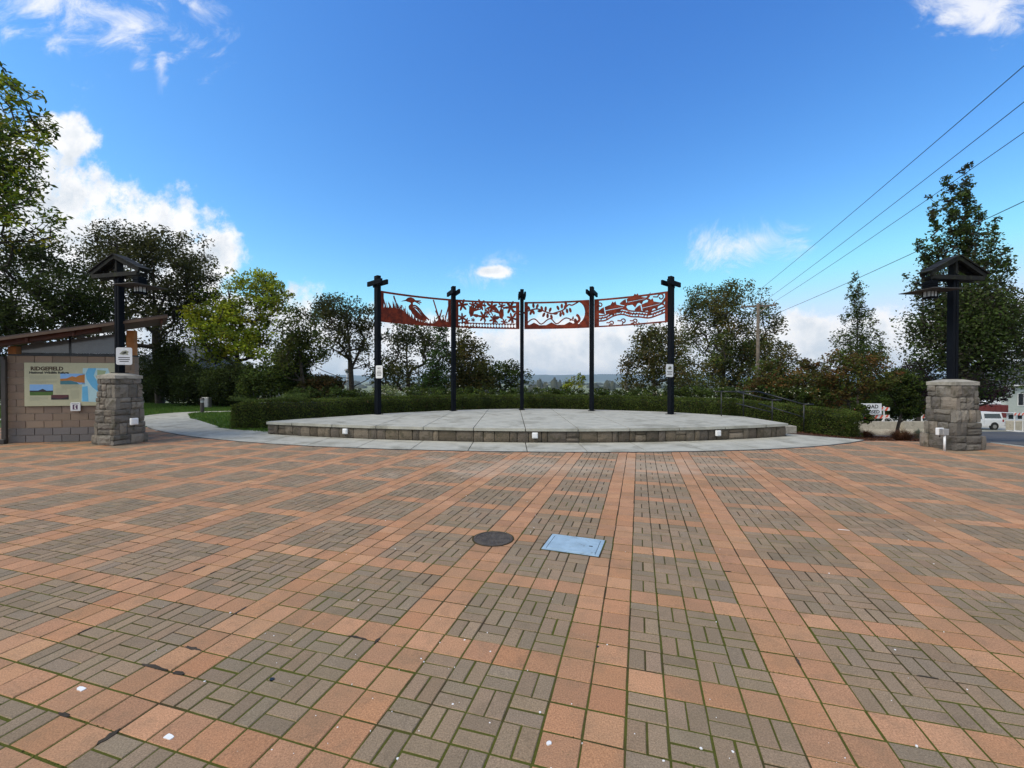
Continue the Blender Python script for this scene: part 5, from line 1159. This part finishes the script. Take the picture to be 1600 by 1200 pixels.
sg = T('road_closed_sign', 'white ROAD CLOSED sign on the striped barricade', 'sign', (t.location.x-.1, 24.94, t.location.z)); 
b = MB(); b.bbox(-.62, .62, -.05, -.034, 1.14, 1.78, .006); b.build('plate', 'white_plastic', sg)
text_mesh('ROAD', .30, 'lettering', 'print_black', sg, Matrix.Translation((0, -.053, 1.50)) @ FACE, .001, bold=.008); text_mesh('CLOSED', .27, 'lettering', 'print_black', sg, Matrix.Translation((0, -.053, 1.21)) @ FACE, .001, bold=.008)
disc_m = disc(.32, .36, -.015, .015, 28); disc_m.v = [(x+.95, -z-.06, y+.62) for x, y, z in disc_m.v]; disc_m.build('ring_marker', 'stripe_white', sg)
barricade(1439, 1452, 24, 'narrow striped barricade half hidden by the right pillar', rz=.2)
barricade(1584, 1602, 36, 'orange and white barricade on the verge at the right edge', boards=1)
barricade(1327, 1347, 30, 'small rear barricade behind the hedge end', boards=2)
def jersey(px0, px1, Y_, lab):
    x0, x1 = (px0-800)/F*Y_, (px1-800)/F*Y_; z = gz((x0+x1)/2, Y_)
    b = MB(); sec = [(-.3, 0), (.3, 0), (.3, .09), (.17, .32), (.1, .72), (-.1, .72), (-.17, .32), (-.3, .09)]; n_ = 8; w_ = (x1-x0)/2
    b.add([(-w_, y, zz_) for y, zz_ in sec]+[(w_, y, zz_) for y, zz_ in sec], [tuple(range(n_)), tuple(reversed(range(n_, 2*n_)))]+[(i, n_+i, n_+(i+1) % n_, (i+1) % n_) for i in range(n_)])
    o = b.build('concrete_barrier', 'barrier'); o.location = ((x0+x1)/2, Y_, z); tag(o, lab, 'barrier', 'concrete road barriers')
jersey(1345, 1403, 23.5, 'left pale concrete road barrier under the ROAD CLOSED barricade'); jersey(1411, 1470, 23.2, 'right pale concrete road barrier partly behind the stone pillar')
# white pickup with canopy and open rear doors
def vehicle():
    Y_ = 45; x0 = (1494-800)/F*Y_; z = W(1550, 672, Y_).z
    t = T('white_pickup', 'white pickup with a canopy parked across the street', 'pickup', (x0, Y_, z), R(0))
    L_ = 5.1; Wd = 1.85
    prof = [(0, .45), (0, .95), (.75, 1.08), (1.25, 1.12), (1.75, 1.72), (2.2, 1.82), (4.0, 1.84), (4.05, 1.0), (L_, 1.0), (L_, .5)]
    prof = [(0, .42), (0, .9), (.9, 1.08), (1.35, 1.14), (1.85, 1.78), (3.0, 1.86), (4.85, 1.84), (4.98, 1.0), (L_, .95), (L_, .48)]
    b = MB(); n_ = len(prof)
    b.add([(x, 0 if zz_ < 1.3 else .12, zz_) for x, zz_ in prof]+[(x, Wd if zz_ < 1.3 else Wd-.12, zz_) for x, zz_ in prof], [tuple(range(n_)), tuple(reversed(range(n_, 2*n_)))]+[(i, n_+i, n_+(i+1) % n_, (i+1) % n_) for i in range(n_)]); b.build('body', 'car_white', t)
    for pts, nm in (([(1.5, 1.18), (1.92, 1.68), (2.05, 1.68), (2.05, 1.18)], 'window'), ([(2.12, 1.18), (2.12, 1.70), (2.72, 1.72), (2.72, 1.18)], 'window'), ([(3.05, 1.25), (3.05, 1.70), (4.65, 1.70), (4.75, 1.25)], 'window')):
        b = MB(); b.add([(x, .0+(zz_-1.1)*.17, zz_) for x, zz_ in pts]+[(x, .03+(zz_-1.1)*.17, zz_) for x, zz_ in pts], [(0, 1, 2, 3), (7, 6, 5, 4), (0, 4, 5, 1), (1, 5, 6, 2), (2, 6, 7, 3), (3, 7, 4, 0)][:]); o = b.build(nm, 'window_dark', t); o.location.y = -.03
    for wx in (.95, 4.05):
        for wy in (-.02, Wd-.2):
            b = MB(); b.tube((wx, wy, .36), (wx, wy+.22, .36), .36, n=20); wl = b.build('wheel', 'tyre', t); b = MB(); b.tube((wx, wy-.012, .36), (wx, wy+.02, .36), .2, n=16); b.build('rim', 'hub', wl)
        b = MB(); b.tube((wx, -.006, .40), (wx, .01, .40), .43, n=20); b.build('wheel_arch', 'tyre', t)
    b = MB(); b.bbox(4.86, 5.03, -.012, .05, .85, 1.1, .005); b.build('tail_light', 'lamp_red', t)
    b = MB(); b.bbox(L_, L_+.12, .02, Wd, .45, .6, .01); b.build('bumper', 'hub', t)
    b = MB(); b.box(1.0, 2.9, -.004, .0, 1.135, 1.145); b.box(2.08, 2.09, -.004, 0, .55, 1.15); b.box(2.95, 2.96, -.004, 0, .55, 1.8); b.build('body_seam', 'tyre', t)
    for k, x in enumerate((L_+.35, L_+1.3)):
        b = MB(); b.bbox(x, x+.8, .1, .16, .75, 1.75, .01); d = b.build('rear_door', 'car_white', t); b = MB(); b.box(x+.15, x+.65, .09, .098, 1.15, 1.6); b.build('pane', 'window_dark', d)
    b = MB(); b.bar((L_-.1, .3, 1.82), (L_+2.1, .3, 1.74), 1.2, .04); b.build('canopy_flap', 'car_white', t)
vehicle()
Y_ = 52; a = W(1500, 645, Y_); c = W(1576, 633, Y_); zb = gz(a.x, Y_)
t = T('red_trailer', 'long dark red trailer behind the white pickup', 'trailer', ((a.x+c.x)/2, Y_, zb)); hwid = (c.x-a.x)/2; ztp = c.z-zb
b = MB(); b.bbox(-hwid, hwid, 0, 2.2, .7, ztp, .03); b.build('body', 'red_box', t)
b = MB(); 
for q in np.linspace(-hwid+.2, hwid-.2, 9): b.box(q, q+.05, -.03, 0, .72, ztp-.03)
b.build('rib', 'red_box', t)
for q in (-hwid*.5, hwid*.5): b = MB(); b.tube((q, .0, .4), (q, .3, .4), .4, n=16); b.build('wheel', 'tyre', t)
b = MB(); b.bbox(-hwid*.7, hwid*.1, .3, 1.6, ztp, ztp+.38, .1); b.bbox(hwid*.3, hwid*.85, .3, 1.6, ztp, ztp+.5, .12); o = b.build('white_load', 'white_plastic', t)
# stacked low crates / bushes near the rear doors
b = MB(); b.bbox(-.9, .9, -.3, .3, 0, 1.0, .04); o = b.build('timber_planter', 'barrier'); q = W(1590, 668, 43.5); o.location = (q.x, 43.5, gz(q.x, 43.5)); tag(o, 'low weathered planter box at the right end of the parked pickup', 'planter')
# houses
def house(name, lab, x0, x1, y0, y1, zb, hw_, hr, wallm, roofm, wins, ridge_x=True):
    t = T(name, lab, 'house', (x0, y0, zb)); Wd, Dp = x1-x0, y1-y0
    nb = int(hw_/.2)
    for k in range(nb): b = MB(); b.box(0, Wd, -.0-.012*(0), Dp, k*hw_/nb, (k+1)*hw_/nb-.008); b.box(-.012, Wd+.012, -.012, .0, k*hw_/nb, k*hw_/nb+.05); b.build('siding_board', wallm, t)
    o_ = .5; b = MB(); zr = hw_+hr
    if ridge_x:
        vs = [(-o_, -o_, hw_-.05), (Wd+o_, -o_, hw_-.05), (Wd+o_, Dp+o_, hw_-.05), (-o_, Dp+o_, hw_-.05), (1.2, Dp/2, zr), (Wd-1.2, Dp/2, zr)]
        b.add([(x, y, z+.12) for x, y, z in vs]+[(x, y, z) for x, y, z in vs[:4]], [(0, 1, 5, 4), (1, 2, 5), (2, 3, 4, 5), (3, 0, 4), (9, 8, 7, 6), (6, 7, 1, 0), (7, 8, 2, 1), (8, 9, 3, 2), (9, 6, 0, 3)])
    b.build('roof', roofm, t)
    b = MB(); b.box(-o_-.02, Wd+o_+.02, -o_-.03, -o_, hw_-.1, hw_+.06); b.build('gutter', 'trim_white', t)
    for (wx, wz, ww, wh) in wins:
        b = MB(); b.box(wx-.08, wx+ww+.08, -.05, -.012, wz-.08, wz+wh+.08); f = b.build('window', 'trim_white', t); b = MB(); b.box(wx, wx+ww, -.058, -.0505, wz, wz+wh); b.build('pane', 'window_dark', f); b = MB(); b.box(wx+ww/2-.02, wx+ww/2+.02, -.064, -.0585, wz, wz+wh); b.build('mullion', 'trim_white', f)
Yh = 56; xh = (1545-800)/F*Yh; zb = gz(xh, Yh)
house('far_house', 'pale green sided house with grey roof at the right edge', xh+2.2, xh+16, Yh, Yh+9, zb, 1.64-(626-594)*Yh/F-zb+2.0+.0, 3.0, 'siding', 'shingle', [(1.6, 2.0, 1.3, 1.5), (4.5, 2.0, 1.6, 1.5), (4.5, .1, 1.6, 1.2)])
house('far_house', 'pale house with grey roof glimpsed beyond the lawn right of the left pillar', -33.5, -27.5, 37, 45, 0, 2.6, 2.2, 'siding', 'shingle', [(1.5, 1.0, 1.2, 1.2), (3.6, 1.0, .9, 1.2)])
for k, (x_, h_) in enumerate(((229, 33), (238, 28), (246, 25))):
    tree('cypress', ('tallest narrow cypress by the left pillar', 'middle narrow cypress before the pale house', 'shortest narrow cypress before the pale house')[k], 31, x_, [(x_, 632-h_*.35, 3.5, h_*.4, 1.5), (x_, 632-h_*.7, 2.2, h_*.3)], DK, leaf=.08, dens=2.6, nclus=50, trunk_r=.04, seed=200+k, mater='leaf_dense', group='narrow cypresses beyond the lawn', spread=1.0, vert=1.2)

# bollard, cabinet, far lamp
q = G(316, 645); t = T('bollard_light', 'short dark bollard light standing on the lawn by the path', 'bollard', (q.x, q.y, 0))
b = MB(); b.tube((0, 0, 0), (0, 0, .52), .085, n=16); b.build('post', 'bronze_pipe', t, False)
b = MB(); b.tube((0, 0, .52), (0, 0, .66), .07, n=16); b.build('lens', 'lamp_glass', t)
b = MB(); b.tube((0, 0, .6), (0, 0, .62), .095, n=16); b.tube((0, 0, .66), (0, 0, .74), .11, .08, n=16); b.build('cap', 'bronze_pipe', t)
q = G(323, 637); t = T('utility_cabinet', 'small grey utility cabinet behind the bollard light', 'cabinet', (q.x, q.y, 0)); b = MB(); b.bbox(-.2, .2, -.15, .15, 0, .62, .015); b.build('body', 'hub', t); b = MB(); b.bbox(-.17, .17, -.165, -.151, .05, .57, .004); b.build('door', 'hub', t)
Y_ = 29; q = W(542.6, 626, Y_); t = T('path_lamp', 'thin pale lamp pole above the hedge left of the first post', 'lamp', (q.x, Y_, gz(q.x, Y_))); zt_ = W(542, 579, Y_).z-gz(q.x, Y_)
b = MB(); b.tube((0, 0, 0), (0, 0, zt_), .045, .035, n=10); b.build('pole', 'hub', t, True); b = MB(); b.tube((0, 0, zt_), (0, 0, zt_+.12), .22, .10, n=14); b.build('lamp_head', 'hub', t); b = MB(); b.tube((0, 0, zt_-.16), (0, 0, zt_), .10, .14, n=12); b.build('globe', 'lamp_glass', t)

# utility pole and wires
Y_ = 40; q = W(1184, 590, Y_); zp = gz(q.x, Y_); zt_ = W(1184, 474, Y_).z
t = T('utility_pole', 'wooden utility pole with cross arm right of the broad tree', 'utility pole', (q.x, Y_, zp))
H = zt_-zp; b = MB(); b.tube((0, 0, 0), (0, 0, H), .19, .13, n=12); b.build('pole', 'pole_wood', t, True)
da = Vector((.93, -.36, 0)).normalized(); b = MB(); b.bar(-da*1.45+Vector((0, 0, H-.25)), da*1.45+Vector((0, 0, H-.25)), .11, .14); b.build('cross_arm', 'pole_wood', t)
for s_ in (-1, 1): b = MB(); b.tube(da*s_*.8+Vector((0, 0, H-.3)), Vector((0, 0, H-.9)), .02, n=6); b.build('brace', 'hub', t)
ins = [-1.3, 0.35, 1.3]
for s_ in ins:
    b = MB(); b.tube(da*s_+Vector((0, 0, H-.18)), da*s_+Vector((0, 0, H+.05)), .05, .035, n=10); b.build('insulator', 'hub', t)
ends = [(1600, 98, 10.4), (1600, 155, 11.6), (1600, 203, 12.9)]
labs = ['highest overhead wire at the upper right', 'second overhead wire from the top at the upper right', 'third overhead wire from the top, passing behind the upright maple']
def wire(a, e, lab, sag, r=.012):
    b = MB(); n_ = 28; e2 = a+(e-a)*1.5
    pts = [a+(e2-a)*(i/n_)-Vector((0, 0, 4*sag*(i/n_)*(1-i/n_)))+Vector((0, 0, 4*sag*(.6667)*(1-.6667)))*(i/n_) for i in range(n_+1)]
    for i in range(n_): b.tube(pts[i]-a, pts[i+1]-a, r, n=6, cap=False)
    o = b.build('overhead_wire', 'wire', smooth=True); o.location = a; tag(o, lab, 'wire', 'overhead wires')
base = Vector((q.x, Y_, zp))
for s_, e, lb in zip(ins, ends, labs): wire(base+da*s_+Vector((0, 0, H+.06)), W(*e), lb, .25)
wire(base+Vector((0, 0, H-1.6)), W(1600, 310, 13), 'lowest overhead wire crossing behind the young tree', .3)

# far trees on the plain
b = MB(); rs = random.Random(4)
def lump(b, x, y, z, rx, rz_):
    n_ = 9; rings = 5; vs = []; fs = []
    for j in range(rings+1):
        ph = -.3+(math.pi/2+.3)*j/rings
        for i in range(n_): th = 2*math.pi*i/n_; k = 1+rs.uniform(-.18, .18); vs.append((x+rx*math.cos(ph)*math.cos(th)*k, y+rx*math.cos(ph)*math.sin(th)*k, z+rz_*(.3+.7*math.sin(ph))*k))
    for j in range(rings):
        for i in range(n_): fs.append((j*n_+i, j*n_+(i+1) % n_, (j+1)*n_+(i+1) % n_, (j+1)*n_+i))
    b.add(vs, fs)
for row, (Yr, ht, dx) in enumerate(((620, 17, 14), (1000, 20, 20), (1700, 24, 32), (2600, 26, 50), (4200, 30, 75))):
    x = -Yr*1.0
    while x < Yr*1.0:
        gap = math.sin(x/(Yr*.09)+row*2)+.4*math.sin(x/(Yr*.031)); 
        if gap > -.5: lump(b, x, Yr+rs.uniform(-.05, .05)*Yr, -30, dx*rs.uniform(.5, .9), ht*rs.uniform(.45, 1.0)*(1.2 if gap > .9 else .8))
        x += dx*rs.uniform(.6, 1.2)
for px_, Y_, h_, w_ in ((843, 1150, 34, 9), (852, 1150, 26, 9), (866, 1300, 36, 12), (874, 1300, 30, 10), (948, 1200, 30, 9), (957, 1200, 26, 10), (930, 1250, 22, 14)): lump(b, (px_-800)/F*Y_, Y_, -30, w_, h_)
tag(b.build('far_woods', 'far_leaf', smooth=True), 'hazy lines of trees on the distant plain', kind='stuff')

# haze: air between here and the hills
b = MB(); b.box(-13000, 13000, -260, 12500, -32, 230)
hm = bpy.data.materials.new('haze'); hm.use_nodes = True; hm.node_tree.nodes.remove(hm.node_tree.nodes['Principled BSDF'])
pvn = hm.node_tree.nodes.new('ShaderNodeVolumePrincipled'); pvn.inputs['Color'].default_value = (.74, .90, 1, 1); pvn.inputs['Density'].default_value = .00009; pvn.inputs['Anisotropy'].default_value = .2
hm.node_tree.links.new(pvn.outputs[0], hm.node_tree.nodes['Material Output'].inputs['Volume'])
MAT['haze'] = hm; tag(b.build('haze', 'haze'), kind='stuff')
